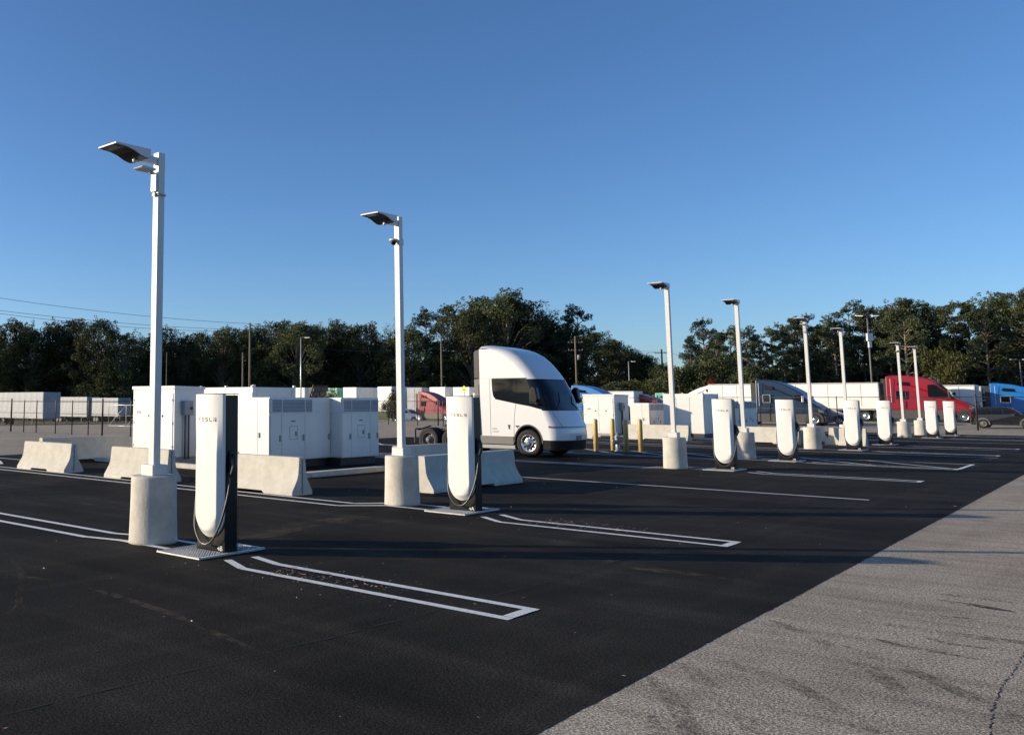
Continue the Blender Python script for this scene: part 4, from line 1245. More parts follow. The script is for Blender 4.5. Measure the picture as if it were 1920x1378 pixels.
def car(label, paint, x, y, L, H, kind='suv', rz=0, r=.33, z=None, trim=None):
    if z is None: z = hgt(x, y)
    t = thing('parked_car', label, 'car', (x, y, z), rz, 'cars parked beyond the fence')
    if kind == 'suv':
        pf = [(0, .24), (.0, .58), (.02, .66), (.07, .93), (.13, .985), (.30, 1), (.52, .98), (.58, .93), (.71, .66), (.86, .60), (.965, .52), (1, .40), (1, .22), (.97, .16), (.03, .16)]
        wn_ = [[(.10, .66), (.12, .90), (.29, .93), (.29, .665)], [(.31, .665), (.31, .93), (.46, .925), (.46, .665)], [(.48, .665), (.48, .925), (.55, .905), (.665, .68)]]
        ws = ((.585, .925), (.705, .675)); rw = ((.075, .92), (.022, .68))
    else:
        pf = [(0, .26), (0, .58), (.03, .68), (.17, .73), (.32, .95), (.42, 1), (.53, .99), (.60, .93), (.76, .68), (.93, .57), (.985, .45), (1, .34), (.99, .20), (.96, .14), (.03, .14)]
        wn_ = [[(.24, .72), (.34, .90), (.44, .94), (.44, .71)], [(.46, .71), (.46, .94), (.53, .94), (.59, .88), (.70, .69)]]
        ws = ((.605, .925), (.755, .69)); rw = ((.31, .935), (.18, .74))
    def wf(px, pz):
        w = .90
        if pz > .62*H: w -= .24*(pz-.62*H)/(.38*H)
        e = abs(px/L-.5)*2
        return w-.12*e**4
    b = MB(); loft(b, [(u*L, v*H) for u, v in pf], wf); b.build('car_body', paint, t, bevel=.06, seg=3)
    for s in (-1, 1):
        for q in wn_:
            b = MB()
            pts = [(u*L, v*H) for u, v in q]; k = len(b.v)
            for dy in (.006, -.05):
                b.v += [(px, s*(wf(px, pz)+dy), pz) for px, pz in pts]
            n = len(pts); b.face([k+i for i in range(n)]); b.face([k+n+i for i in range(n)])
            for i in range(n): b.face([k+i, k+(i+1) % n, k+n+(i+1) % n, k+n+i])
            b.build('side_window', M_GLASS, t)
        for u in (.19, .80):
            b = MB(); arc = [(u*L+(r+.07)*math.cos(a), r+(r+.07)*math.sin(a)) for a in [rad(q) for q in range(-10, 191, 20)]]; b.prism(arc, s*.70, s*.902, 'y'); b.build('wheel_arch', trim or M_DARK, t)
            far_wheel(t, u*L, s*.912, r, .2, M_ALU if trim is None else M_MIDG, s)
        b = MB(); b.prism([(.93*L, .50*H), (.99*L, .42*H), (.985*L, .36*H), (.90*L, .44*H)], s*.70, s*.81, 'y'); b.build('headlight', M_HLAMP, t)
        b = MB(); b.prism([(.0*L-.01, .50*H), (.0*L-.01, .62*H), (.05*L, .62*H), (.05*L, .52*H)], s*.68, s*.80, 'y'); b.build('tail_light', mat('tail_red', (.25, .01, .01), .2) if 'tail_red' not in bpy.data.materials else bpy.data.materials['tail_red'], t)
        b = MB(); b.box(.62*L, min(s*.90, s*1.04), .62*H, .66*L, max(s*.90, s*1.04), .70*H); b.build('mirror', paint, t, bevel=.03)
    for (u0, v0), (u1, v1) in (ws, rw):
        d = Vector((u1*L-u0*L, v1*H-v0*H)); nn = Vector((-d.y, d.x)).normalized()
        if (nn.x < 0) == (u0 > .4): nn = -nn
        b = MB(); p0, p1 = Vector((u0*L, v0*H)), Vector((u1*L, v1*H))
        q = [p0+nn*.006, p1+nn*.006, p1+nn*.02, p0+nn*.02]
        b.prism([(a.x, a.y) for a in q], -.66, .66, 'y'); b.build('glass', M_GLASS2, t)
    return t

tractor('slate blue tractor unit with swept sleeper roof behind the fence beside charger 3A', P_NAVY, -22.9, 79.9, 4.82, 3.56, chrome=True)
RED_ROOF = [(0, .985), (.08, 1.0), (.20, 1.0), (.34, .975), (.46, .93), (.55, .86)]
tractor('bright red tractor unit with high domed roof behind chargers 1B and 2A', P_RED, -16.9, 95.4, 6.34, 4.0, roof=RED_ROOF, ws=((.555, .84), (.75, .52)), hood=((.84, .44), (.92, .345), (.985, .26)), chrome=False)
tractor('bright blue tractor unit at the right edge of the picture behind the black SUV', P_BLUE, -10.3, 100.7, 6.05, 3.3, roof=[(0, 1), (.1, 1.0), (.25, .96), (.40, .88), (.52, .79), (.6, .72)], ws=((.60, .71), (.70, .54)))
tractor('red tractor unit mostly hidden behind the blue one at the right edge', P_RED, -8.0, 109.5, 5.6, 3.9, chrome=False)
tractor('blue tractor unit half hidden behind the white semi truck nose', P_BLUE, -43.0, 89.2, 5.6, 3.62)
tractor('white tractor unit facing left, its domed roof above the ribbed container', P_WHT, -32.4, 101.2, 5.2, 3.45, rz=math.pi, chrome=False)
tractor('small distant red tractor unit beside the green one, right of the white boxes', P_RED, -44.2, 106, 5.0, 2.85, chrome=False)
tractor('small distant mint green tractor unit behind the ribbed container', P_GRN, -43.4, 112, 5.0, 2.95, chrome=False)
tractor('distant red tractor unit between the second lamp post and charger 4A', P_RED, -71.0, 101.8, 5.2, 3.85, chrome=False, z=-.65)
tractor('distant white tractor unit behind charger 4A, left of the semi truck', P_WHT, -66.6, 108.5, 5.2, 3.55, chrome=False, z=-.5)
tractor('distant white tractor unit right of the far switch cabinet', P_WHT, -47.5, 101.5, 5.2, 2.1, chrome=False, z=-.2, sleeper=None)

trailer('long white box trailer behind the slate blue truck, coupled to the red one', M_TRAIL, -31.6, -17.4, 94.1, 3.62, npan=11)
trailer('white box trailer with ribbed front between the red and blue trucks', M_TRAIL, -20.5, -11.9, 106.5, 3.40, npan=9)
trailer('white refrigerated trailer directly behind the bright blue truck', M_TRAIL, -15.7, -11.3, 99.5, 3.42, npan=4, reefer=True)
trailer('white box trailer behind the far switch cabinet', M_TRAIL, -58.0, -42.9, 103.5, 3.12, npan=12)
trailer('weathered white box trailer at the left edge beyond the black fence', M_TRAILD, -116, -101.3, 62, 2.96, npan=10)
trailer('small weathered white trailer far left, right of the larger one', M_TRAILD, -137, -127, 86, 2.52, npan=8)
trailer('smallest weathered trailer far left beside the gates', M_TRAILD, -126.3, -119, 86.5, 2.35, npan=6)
for i, (x, hh, mt, lab) in enumerate([(-102.6, 4.1, M_TRAIL, 'far white container left of the open dark one'), (-95.6, 4.0, P_GRN, 'far dark green container behind the cabinets'),
        (-91.7, 4.05, M_TRAIL, 'far white container right of the tilted solar panel'), (-84.9, 4.1, M_TRAIL, 'far white container left of the second lamp post'),
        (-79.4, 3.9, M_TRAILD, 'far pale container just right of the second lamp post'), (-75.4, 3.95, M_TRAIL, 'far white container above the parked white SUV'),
        (-71.4, 3.9, M_TRAIL, 'far white container above the distant red truck'), (-67.2, 3.85, M_TRAIL, 'far white container by the yellow sign')]):
    t = thing('shipping_container', lab, 'container', (x, 110, .35), 0, 'containers standing in a row before the trees')
    b = MB(); b.box(0, 0, 0, 2.7, 9, hh-.35); b.build('box_body', mt, t, bevel=.03)
    for q in (0, 1):
        b = MB(); b.box(.08+q*1.32, -.03, .08, 1.32+q*1.30, -.001, hh-.45); b.build('end_door', mt, t, bevel=.01)
    b = MB()
    for yy in axis(.5, 8.5, 12): b.box(2.701, yy-.1, .1, 2.73, yy+.1, hh-.5)
    b.build('side_rib', mt, t)
t = thing('shipping_container', 'far container standing open and dark inside', 'container', (-98.8, 110, .35), 0, 'containers standing in a row before the trees')
b = MB(); b.box(0, 0, 0, .08, 8, 3.7); b.box(2.5, 0, 0, 2.58, 8, 3.7); b.box(.08, 0, 3.6, 2.5, 8, 3.7); b.box(.08, 7.9, 0, 2.5, 8, 3.6); b.build('box_body', M_TRAILD, t)
b = MB(); b.box(.08, .05, 0, 2.5, .1, 3.6); b.build('interior_shade', M_DARK, t)  # dark sheet across the opening, painted in for the shade inside
t = thing('solar_panel', 'dark tilted solar panel on a stand among the far containers', 'solar panel', (-80.5, 92.5, -.7))
b = MB(); b.prism([(-1.6, 2.6), (-.6, 4.75), (-.5, 4.75), (-1.5, 2.55)], -1.6, 1.6, 'y'); pn = b.build('panel_frame', M_DARK, t)
for i in range(3):
    for j in range(2):
        b = MB(); u0, u1 = .04+.32*i, .32+.32*i
        b.box(-1.5+u0, -1.5+1.55*j, 2.5+u0*2.1, -1.5+u1+.02, -.05+1.55*j, 2.5+u1*2.1+.02); b.build('cell', mat('solar_cell', (.02, .025, .04), .2), pn)
b = MB(); b.bar((-1.0, 0, 0), (-1.0, 0, 3.6), .12, .12); b.bar((-2.6, -1, 0), (-.9, -1, 3.6), .1, .1); b.bar((-2.6, 1, 0), (-.9, 1, 3.6), .1, .1); b.build('stand', M_STEEL, t)

car('silver sedan parked between the slate blue truck and charger 2B', P_SIL, -21.2, 84.6, 3.62, 1.32, 'sedan')
car('black SUV parked in front of the blue truck at the right edge', P_BLK, -9.55, 81.0, 3.9, 1.50, 'suv', trim=M_MIDG)
car('white SUV parked beyond the fence by the grass bank', P_WHT, -75.2, 100.9, 5.0, 1.72, 'suv', z=-.86)
car('deep blue car mostly hidden behind the ribbed container', P_CBL, -30.9, 80.0, 3.6, 1.25, 'suv', rz=0)

# ------------------------------------------------------------------ fences
def fence(label, y, xa, xb, posts, top, base=None, heavy=(), mtl=M_WIRE, mid=True, link_step=.11):
    z0 = hgt((xa+xb)/2, y) if base is None else base
    t = thing('chain_link_fence', label, 'fence', (0, y, 0))
    for px in posts:
        r = .055 if px in heavy else .034
        b = MB(); b.lathe([(r, 0), (r, top-z0+(.12 if px in heavy else .03)), (r*.6, top-z0+(.16 if px in heavy else .06)), (.002, top-z0+(.17 if px in heavy else .065))], 10)
        b.build('post', mtl, t, loc=(px, 0, z0))
    b = MB(); b.tube([(xa, 0, top-.02), (xb, 0, top-.02)], .024, 8); b.build('top_rail', mtl, t)
    if mid:
        b = MB(); b.tube([(xa, 0, z0+.62*(top-z0)), (xb, 0, z0+.62*(top-z0))], .016, 6); b.build('mid_rail', mtl, t)
    b = MB(); h = top-z0-.1; w = .0016; x = xa-h
    while x < xb:
        for sgn in (1, -1):
            a0, a1 = (x, x+h) if sgn > 0 else (x+h, x)
            c0, c1 = max(min(a0, a1), xa), min(max(a0, a1), xb)
            if c1-c0 < .05: continue
            f = lambda xx: z0+.05+(xx-x) if sgn > 0 else z0+.05+(x+h-xx)
            b.v += [(c0-w, 0, f(c0)), (c0+w, 0, f(c0)), (c1+w, 0, f(c1)), (c1-w, 0, f(c1))]
            k = len(b.v)-4; b.face([k, k+1, k+2, k+3])
        x += link_step
    b.build('wire_mesh', mtl, t, fix=False, kind='stuff')
    return t
fence('black chain link fence at the far left before the weathered trailers', 30.4, -74, -39.0, [-74, -70.5, -67, -63.5, -60, -57, -53.5, -51.9, -50.4, -48.2, -46.4, -44.7, -43.3, -40.6, -39.0], 1.83, base=-.14, heavy=(-53.5, -43.3))
fence('black chain link fence beyond the second lamp post, before the white SUV', 64.5, -52, -38, [-52, -49.9, -48.6, -46.9, -45.5, -43.4, -42.9, -40.6, -38], 1.9, base=-.18, heavy=(-43.4, -49.9))
fence('long black chain link fence in front of the parked trucks at the right', 75.6, -38, 16, [-38, -33.5, -29.4, -25.5, -21.7, -16.6, -12.6, -8.6, -4.5, -.5, 3.5, 7.5, 12, 16], 2.25, heavy=(-29.4, -8.6))
t = thing('yard_gate', 'pale tubular gates standing beyond the left fence', 'gate', (-66, 47, -.4))
for i in range(3):
    b = MB(); x0 = i*2.6
    b.tube([(x0, 0, .1), (x0, 0, 1.9), (x0+2.5, 0, 1.9), (x0+2.5, 0, .1), (x0, 0, .1)], .03, 6); b.tube([(x0, 0, .1), (x0+2.5, 0, 1.9)], .02, 6); b.tube([(x0, 0, 1.0), (x0+2.5, 0, 1.0)], .02, 6)
    b.build('gate_leaf', M_STEEL, t)
t = thing('road_sign', 'yellow pentagonal warning sign behind the semi truck cab', 'road sign', (-55.0, 87.0, -.4))
b = MB(); b.tube([(0, 0, 0), (0, 0, 3.9)], .035, 8); b.build('post', M_STEEL, t)
b = MB(); c_, s_ = math.cos(rad(35)), math.sin(rad(35))
pp = [(-.27, 3.35), (.27, 3.35), (.27, 3.75), (0, 4.05), (-.27, 3.75)]
b.prism(pp, -.05, -.036, 'y'); M_SIGN = mat('fluorescent_yellow', (.72, .72, .02), .5); sg = b.build('sign_face', M_SIGN, t)
b = MB(); b.lathe([(.035, -.052), (.035, -.056)], 10, axis='y', c=(-.05, 0, 3.72)); b.prism([(-.10, 3.66), (0, 3.66), (-.02, 3.48), (-.09, 3.48)], -.056, -.052, 'y'); b.prism([(.03, 3.62), (.12, 3.62), (.10, 3.48), (.04, 3.48)], -.056, -.052, 'y'); b.build('symbol', M_INK, sg)

# ------------------------------------------------------------------ utility poles, street lights, wires
def upole(label, x, y, h, r=.16, arms=(), trans=False):
    z = hgt(x, y)
    t = thing('utility_pole', label, 'utility pole', (x, y, z), rad(30))
    b = MB(); b.tube([(0, 0, 0), (0, 0, h-z)], [r, r*.65], 10); b.build('pole', M_WOOD, t)
    for az in arms:
        b = MB(); b.box(-1.25, -.06, az-z, 1.25, .06, az-z+.12); am = b.build('crossarm', M_WOOD, t)
        for xx in (-1.15, -.6, .6, 1.15):
            b = MB(); b.lathe([(.03, 0), (.06, .03), (.04, .08), (.06, .12), (.02, .18)], 8, c=(xx, 0, az-z+.12)); b.build('insulator', M_GREY, am)
    if trans:
        b = MB(); b.lathe([(.28, 0), (.28, .8), (.2, .86), (.02, .88)], 14, c=(.5, 0, h-z-4.2)); b.build('transformer', M_GREY, t)
    return t
upole('tall wooden utility pole left of the yellow-lit street light', -82.1, 80, 11.8, .17)
upole('shorter wooden pole strapped beside the tall left one', -81.2, 77.9, 7.9, .14)
upole('wooden utility pole right of the second lamp post against the pines', -84.5, 126.9, 12.6, .2)
upole('wooden utility pole with two crossarms behind the semi truck', -73.1, 152.1, 13.5, .22, arms=(12.3, 10.9), trans=True)
upole('wooden utility pole with crossarm left of the third lamp post', -66.2, 173.3, 11.8, .22, arms=(11.0,), trans=True)
upole('thin dark pole among the trees right of the nearest lamp post', -86.1, 69.7, 7.8, .07)
def streetlight(label, x, y, h, heads, mtl=M_STEEL, lit=True, box=False, rz=rad(42)):
    z = hgt(x, y)
    t = thing('street_light', label, 'street light', (x, y, z), rz)
    b = MB(); b.tube([(0, 0, 0), (0, 0, h-z)], [.11, .07], 10); b.build('pole', mtl, t)
    for s in heads:
        b = MB(); b.bar((0, 0, h-z-.05), (s*.5, 0, h-z), .08, .06); b.build('arm', mtl, t)
        b = MB(); b.prism([(s*.45, h-z-.04), (s*1.2, h-z-.02), (s*1.2, h-z+.06), (s*.45, h-z+.1)], -.17, .17, 'y'); hd = b.build('lamp_head', M_GREY, t, bevel=.02)
        b = MB(); b.prism([(s*.5, h-z-.045), (s*1.15, h-z-.027), (s*1.15, h-z-.04), (s*.5, h-z-.075)], -.14, .14, 'y'); b.build('lamp_glass', M_LIT if lit else M_LENS, hd)
    if box:
        b = MB(); b.box(-.28, -.30, h-z-2.7, .28, .0, h-z-1.9); b.build('equipment_box', M_WHITE, t, bevel=.02)
        b = MB(); b.box(-.15, -.24, h-z-3.4, .15, .0, h-z-2.75); b.build('lower_box', M_WHITE, t, bevel=.02)
        b = MB(); b.lathe([(.05, .28), (.05, .5), (.14, .5), (.14, .62), (.01, .64)], 10, axis='x', c=(0, -.1, h-z-2.3)); b.build('camera', M_WHITE, t)
    return t
streetlight('slim grey street light with one lit head turned right, above the left cabinets', -79.6, 86.9, 10.2, (1,))
streetlight('small street light with one lit head and camera, right of the crossarm pole', -62.5, 149.2, 8.6, (1,), M_GREY, box=False)
streetlight('dark street light with two lit heads and white boxes, before the right-hand pines', -21.2, 111.8, 11.0, (-1, 1), M_MIDG, box=True)
streetlight('dark double-headed street light at the right edge behind the trucks', -12.7, 156, 7.6, (-1, 1), M_MIDG, lit=False)
def wire(label, a, b_, sag, r=.022):
    a, b_ = Vector(a), Vector(b_)
    P = []
    for i in range(25):
        t = i/24; p = a.lerp(b_, t); p.z -= sag*4*t*(1-t); P.append(p)
    m = MB(); m.tube(P, r, 5)
    o = m.build('power_line', M_WIRE); tag(o, label, 'power line', 'power lines strung between the wooden poles')
wire('topmost power line crossing the sky at the left edge', (-86.5, 41, 13.0), (-82.1, 80, 11.7), .5)
wire('second power line from the top at the left edge', (-86.5, 41, 11.6), (-82.1, 80, 10.9), .5)
wire('lowest power line at the left edge, close beneath the second', (-86.8, 40.8, 11.45), (-82.3, 79.8, 10.7), .7)
wire('upper power line passing in front of the trees between the two left poles', (-82.1, 80, 11.5), (-84.5, 126.9, 12.3), .8)
wire('lower power line passing in front of the trees between the two left poles', (-82.1, 80, 9.5), (-84.5, 126.9, 10.6), .8)
wire('power line from the pine pole to the crossarm pole', (-84.5, 126.9, 12.3), (-73.6, 151.6, 12.6), .6)
wire('higher power line between the two crossarm poles', (-72.2, 152.6, 12.5), (-65.4, 173.8, 11.3), .5)
wire('lower power line between the two crossarm poles', (-74.0, 151.5, 11.1), (-67.2, 172.7, 11.2), .6)
wire('power line running down right from the crossarm pole beside the third lamp', (-65.2, 173.9, 11.2), (-52, 196, 6.5), .4)

# ------------------------------------------------------------------ trees
def leaves(b, c, R, n, size, rnd, flat=.6, shell=True):
    for _ in range(n):
        while True:
            p = Vector((rnd.uniform(-1, 1), rnd.uniform(-1, 1), rnd.uniform(-1, 1)))
            if p.length < 1: break
        if shell and p.length > .001: p = p.normalized()*(p.length**.75)
        p = Vector((p.x*R[0], p.y*R[1], p.z*R[2]))+c
        s = size*rnd.uniform(.6, 1.3)
        u = Vector((rnd.gauss(0, 1), rnd.gauss(0, 1), rnd.gauss(0, 1)*flat)).normalized()
        v = u.cross(Vector((rnd.gauss(0, 1), rnd.gauss(0, 1), rnd.gauss(0, 1)))).normalized()
        k = len(b.v)
        b.v += [tuple(p-u*s*.5), tuple(p+v*s*.32), tuple(p+u*s*.5), tuple(p-v*s*.32)]
        b.face([k, k+1, k+2, k+3])
def tree_mesh(kind, seed):
    """(trunk mesh, crown mesh) for a tree about 16 m high"""
    rnd = random.Random(seed)
    H = 16.0
    tr, cr = MB(), MB()
    lean = Vector((rnd.uniform(-.5, .5), rnd.uniform(-.5, .5), 0))
    def T_(z): return Vector((lean.x*z/H*1.2, lean.y*z/H*1.2, z))
    if kind == 'oak':
        tr.tube([T_(z) for z in (0, 2, 4, 7, 10, 13)], [.38, .30, .26, .2, .13, .05], 8)
        blobs = []
        for k in range(64):
            z = 3.0+12.2*(k+rnd.random())/64
            f = max(0.0, math.sin(math.pi*min(1, max(.0, (z-1.0)/15.6))**.85))
            a = rnd.uniform(0, 6.28); rr = (1.5+4.3*f)*rnd.uniform(.45, 1)
            if z > 14.4: rr *= .45
            blobs.append((Vector((rr*math.cos(a), rr*math.sin(a), z)), rnd.uniform(.6, 1.75)))
        for c, r in blobs:
            tr.tube([T_(c.z*.62), (T_(c.z*.75)+c)/2, c], [.10, .06, .02], 5, cap=False)
            leaves(cr, c, (r*1.15, r*1.15, r*.8), int(200*r), .30, rnd)
            for q in range(3):
                dv = Vector((rnd.gauss(0, 1), rnd.gauss(0, 1), abs(rnd.gauss(0, .8)))).normalized()*r*1.12
                leaves(cr, c+dv, (.35, .35, .3), 22, .24, rnd)
    elif kind == 'pine':
        tr.tube([T_(z) for z in (0, 3, 6, 9, 12, 15.2)], [.30, .27, .24, .19, .12, .04], 8)
        for k in range(46):
            z = 5.6+10.0*(k/46)**.9+rnd.uniform(-.4, .4)
            f = max(0.0, 1-(max(0.0, z-6)/10.4)**2.2)
            a = rnd.uniform(0, 6.28); rr = (.5+3.9*f)*rnd.uniform(.35, 1.15)
            if k % 7 == 3: rr *= 1.25
            c = T_(z)+Vector((rr*math.cos(a), rr*math.sin(a), rnd.uniform(-.2, .9)))
            tr.tube([T_(z-.6), c], [.07, .02], 5, cap=False)
            r = rnd.uniform(.55, 1.25)
            leaves(cr, c, (r*1.1, r*1.1, r*.55), int(210*r), .27, rnd)
            for q in range(2):
                dv = Vector((rnd.gauss(0, 1), rnd.gauss(0, 1), rnd.gauss(.3, .5))).normalized()*r*1.15
                leaves(cr, c+dv, (.3, .3, .22), 18, .22, rnd)
        leaves(cr, T_(15.4), (.7, .7, .8), 140, .32, rnd)
        for k in range(5):
            z = rnd.uniform(3.5, 6); a = rnd.uniform(0, 6.28); c = T_(z)+Vector((2*math.cos(a), 2*math.sin(a), .2))
            tr.tube([T_(z), c], [.05, .015], 5, cap=False); leaves(cr, c, (.6, .6, .35), 35, .3, rnd)
    elif kind == 'rust':
        tr.tube([T_(z) for z in (0, 5, 10, 15.5)], [.26, .2, .12, .03], 8)
        for k in range(40):
            z = 4+11.3*k/40; rr = (1-(z-4)/12.3)*3.0+.25; a = k*2.4
            c = T_(z)+Vector((rr*math.cos(a)*.8, rr*math.sin(a)*.8, 0))
            tr.tube([T_(z), c], [.05, .012], 5, cap=False); leaves(cr, c, (.8, .8, .5), 70, .3, rnd)
    elif kind == 'bare':
        tr.tube([T_(z) for z in (0, 4, 8, 12, 15)], [.28, .22, .16, .10, .03], 8)
        for k in range(46):
            z = 5+9.6*k/46; a = rnd.uniform(0, 6.28); L = rnd.uniform(1.2, 3.0)*(1.1-.3*(z/16))
            e = T_(z)+Vector((L*math.cos(a), L*math.sin(a), L*.75))
            tr.tube([T_(z), e], [.05, .012], 4, cap=False)
            for q in range(3):
                g = T_(z).lerp(e, rnd.uniform(.4, .9)); g2 = g+Vector((rnd.uniform(-.8, .8), rnd.uniform(-.8, .8), rnd.uniform(.3, 1.0)))
                tr.tube([g, g2], [.022, .008], 4, cap=False)
            leaves(cr, e, (.7, .7, .6), 22 if z > 11 else 55, .24, rnd, shell=False)
    return tr.mesh('trunk', M_BARK), cr
LIB = {}
for kd, seeds, m in (('oak', (1, 2, 3, 4), L_OAK), ('pine', (5, 6, 7, 8), L_PINE), ('rust', (9,), L_RUST), ('bare', (10, 11), L_BARE)):
    for sdd in seeds:
        trm, crb = tree_mesh(kd, sdd)
        LIB.setdefault(kd, []).append((trm, crb.mesh('crown', m)))
NAMES = {'oak': ('broadleaf_tree', 'tree'), 'pine': ('pine_tree', 'pine tree'), 'rust': ('cypress_tree', 'tree'), 'bare': ('thin_tree', 'tree')}
def tree(kd, x, y, h, label, wid=1.0, rnd=RNG, var=None, group='trees along the wood edge'):
    v = rnd.randrange(len(LIB[kd])) if var is None else var
    trm, crm = LIB[kd][v]
    t = thing(NAMES[kd][0], label, NAMES[kd][1], (x, y, hgt(x, y)), rnd.uniform(0, 6.28), group)
    s = (h-hgt(x, y))/16.2
    t.scale = (s*wid, s*wid, s)
    link('trunk', trm, t); link('crown', crm, t)
    return t
SK = [(-135.9, 72.3, 14.7, 'o', 'at the left edge of the wood'), (-137.3, 77.8, 15.8, 'o', 'second from the left edge'), (-132.6, 78.5, 14.2, 'o', 'in the first dip of the skyline'), (-133.0, 83.4, 15.2, 'o', 'left of the first big crown'),
 (-130.8, 86.1, 16.2, 'o', 'tallest left of the nearest lamp post'), (-120.3, 83.7, 15.2, 'o', 'rounded, left of the nearest lamp post'), (-117.0, 85.7, 12.9, 'o', 'low, close left of the nearest lamp post'), (-125.7, 95.9, 14.0, 'b', 'thin topped, right beside the nearest lamp post'),
 (-115.8, 92.5, 14.1, 'o', 'directly behind the nearest lamp post'), (-113.0, 94.7, 12.7, 'o', 'low, above the tall switch cabinet'), (-120.1, 104.9, 14.1, 'o', 'above charger 4B'), (-110.9, 102.1, 14.4, 'o', 'left of the tall wooden pole'),
 (-113.3, 108.0, 14.6, 'o', 'just left behind the tall wooden pole'), (-106.7, 106.4, 14.6, 'o', 'just right of the tall wooden pole'), (-106.3, 110.4, 15.9, 'o', 'left of the yellow-lit street light'), (-98.5, 107.0, 14.9, 'o', 'behind the yellow-lit street light'),
 (-101.8, 114.8, 15.0, 'o', 'right of the yellow-lit street light'), (-101.2, 120.6, 15.9, 'o', 'left of the rusty tree'), (-95.5, 118.5, 15.1, 'o', 'yellowish, touching the rusty tree'), (-96.0, 122.8, 16.4, 'r', 'rusty brown, conical, left of the second lamp post'),
 (-92.9, 124.3, 15.7, 'b', 'pale and thin leaved, beside the second lamp post'), (-85.3, 118.0, 13.8, 'o', 'low, right of the second lamp post'), (-89.5, 129.6, 17.7, 'p', 'first of the two pines right of the second lamp post'), (-85.5, 129.8, 18.3, 'p', 'second of the two pines right of the second lamp post'),
 (-81.1, 127.5, 16.1, 'p', 'between the pines and the biggest crown'), (-77.5, 124.9, 16.7, 'o', 'on the left shoulder of the biggest crown'), (-82.9, 138.5, 20.5, 'o', 'left half of the biggest crown above the semi truck'), (-77.3, 135.1, 20.6, 'o', 'right half of the biggest crown above the semi truck'),
 (-77.1, 140.9, 19.6, 'o', 'right shoulder of the biggest crown'), (-76.9, 144.8, 16.2, 'o', 'in the notch left of the bare tree'), (-74.1, 143.7, 18.6, 'b', 'thin and half bare above the semi truck nose'), (-73.9, 148.7, 15.3, 'o', 'low, between the bare tree and the dark pine'),
 (-67.8, 142.8, 17.8, 'p', 'dark, right of the bare tree'), (-75.2, 165.8, 15.5, 'o', 'descending right of the dark pine'), (-70.6, 162.3, 13.6, 'o', 'lower still, left of the small street light'), (-71.4, 172.6, 11.8, 'o', 'low, behind the small street light'),
 (-69.5, 173.2, 11.0, 'o', 'low, left of the far crossarm pole'), (-62.5, 162.4, 8.9, 'o', 'lowest, at the far crossarm pole'), (-60.8, 164.9, 7.8, 'o', 'small, left of the third lamp post'), (-50.0, 142.1, 11.6, 'p', 'short, first right of the third lamp post'),
 (-52.8, 156.2, 15.3, 'p', 'tall and airy between the third and fourth lamps'), (-48.3, 148.7, 13.0, 'p', 'left of the fourth lamp post'), (-47.7, 153.6, 13.7, 'p', 'behind the fourth lamp post'), (-44.5, 149.4, 13.3, 'p', 'right of the fourth lamp post'),
 (-44.1, 154.5, 12.3, 'p', 'low, midway between fourth and fifth lamps'), (-41.9, 153.9, 13.4, 'p', 'above the slate blue truck roof'), (-40.5, 154.4, 13.9, 'p', 'left of the fifth lamp head'), (-40.1, 160.1, 15.4, 'p', 'behind the fifth lamp head'),
 (-38.8, 161.4, 15.5, 'p', 'right of the fifth lamp head'), (-38.6, 168.8, 14.6, 'o', 'left of the sixth lamp head'), (-36.0, 166.3, 15.5, 'p', 'right of the sixth lamp head'), (-35.4, 172.5, 18.2, 'p', 'peaked, left of the double street light'),
 (-33.6, 172.6, 16.0, 'p', 'behind the double street light'), (-32.7, 176.5, 17.8, 'p', 'peaked, right of the double street light'), (-29.8, 172.2, 17.2, 'p', 'behind the seventh lamp head'), (-26.5, 163.9, 17.6, 'p', 'broad, above the eighth lamp'),
 (-27.3, 178.9, 19.0, 'o', 'rounded, above the red truck'), (-26.2, 182.3, 18.2, 'p', 'right above the red truck'), (-24.5, 182.6, 17.4, 'p', 'above charger 1B'), (-22.0, 177.5, 17.5, 'p', 'above charger 1A'),
 (-20.7, 182.1, 18.2, 'p', 'left above the black SUV'), (-18.0, 173.4, 16.2, 'p', 'above the blue truck roof'), (-17.7, 187.7, 18.5, 'p', 'second from the right edge'), (-15.7, 183.8, 19.8, 'o', 'tallest at the right edge'), (-13.0, 179.9, 18.7, 'p', 'beyond the right edge')]
KD = {'o': 'oak', 'p': 'pine', 'r': 'rust', 'b': 'bare'}
KW = {'o': 'broad dark green tree', 'p': 'dark pine tree', 'r': 'tree', 'b': 'tree'}
for i, (x, y, h, k, lab) in enumerate(SK):
    f = 1.18 if i < 33 else 1.0
    hh = 1.85+(h-1.85)*f
    tree(KD[k], x*f, y*f, hh, (KW[k]+', ' if k in 'op' else 'tree, ')+lab, wid=(RNG.uniform(.85, 1.1) if k == 'o' else RNG.uniform(.62, .85) if k == 'p' else .85))
# second rank filling the wood: same kinds, somewhat lower
for i, (x, y, h, k, lab) in enumerate(SK):
    if i % 2: continue
    f = (1.18 if i < 33 else 1.0)*1.06
    hh = 1.85+(h-1.85)*f*(.80 if k != 'p' else .66)
    tree('oak' if k != 'p' else 'pine', x*f+RNG.uniform(-3, 3), y*f+RNG.uniform(-3, 3), hh, ('second-rank tree behind the one '+lab).replace('beside the nearest lamp post', 'by the nearest lamp'), wid=1.15, group='trees in the second rank of the wood')
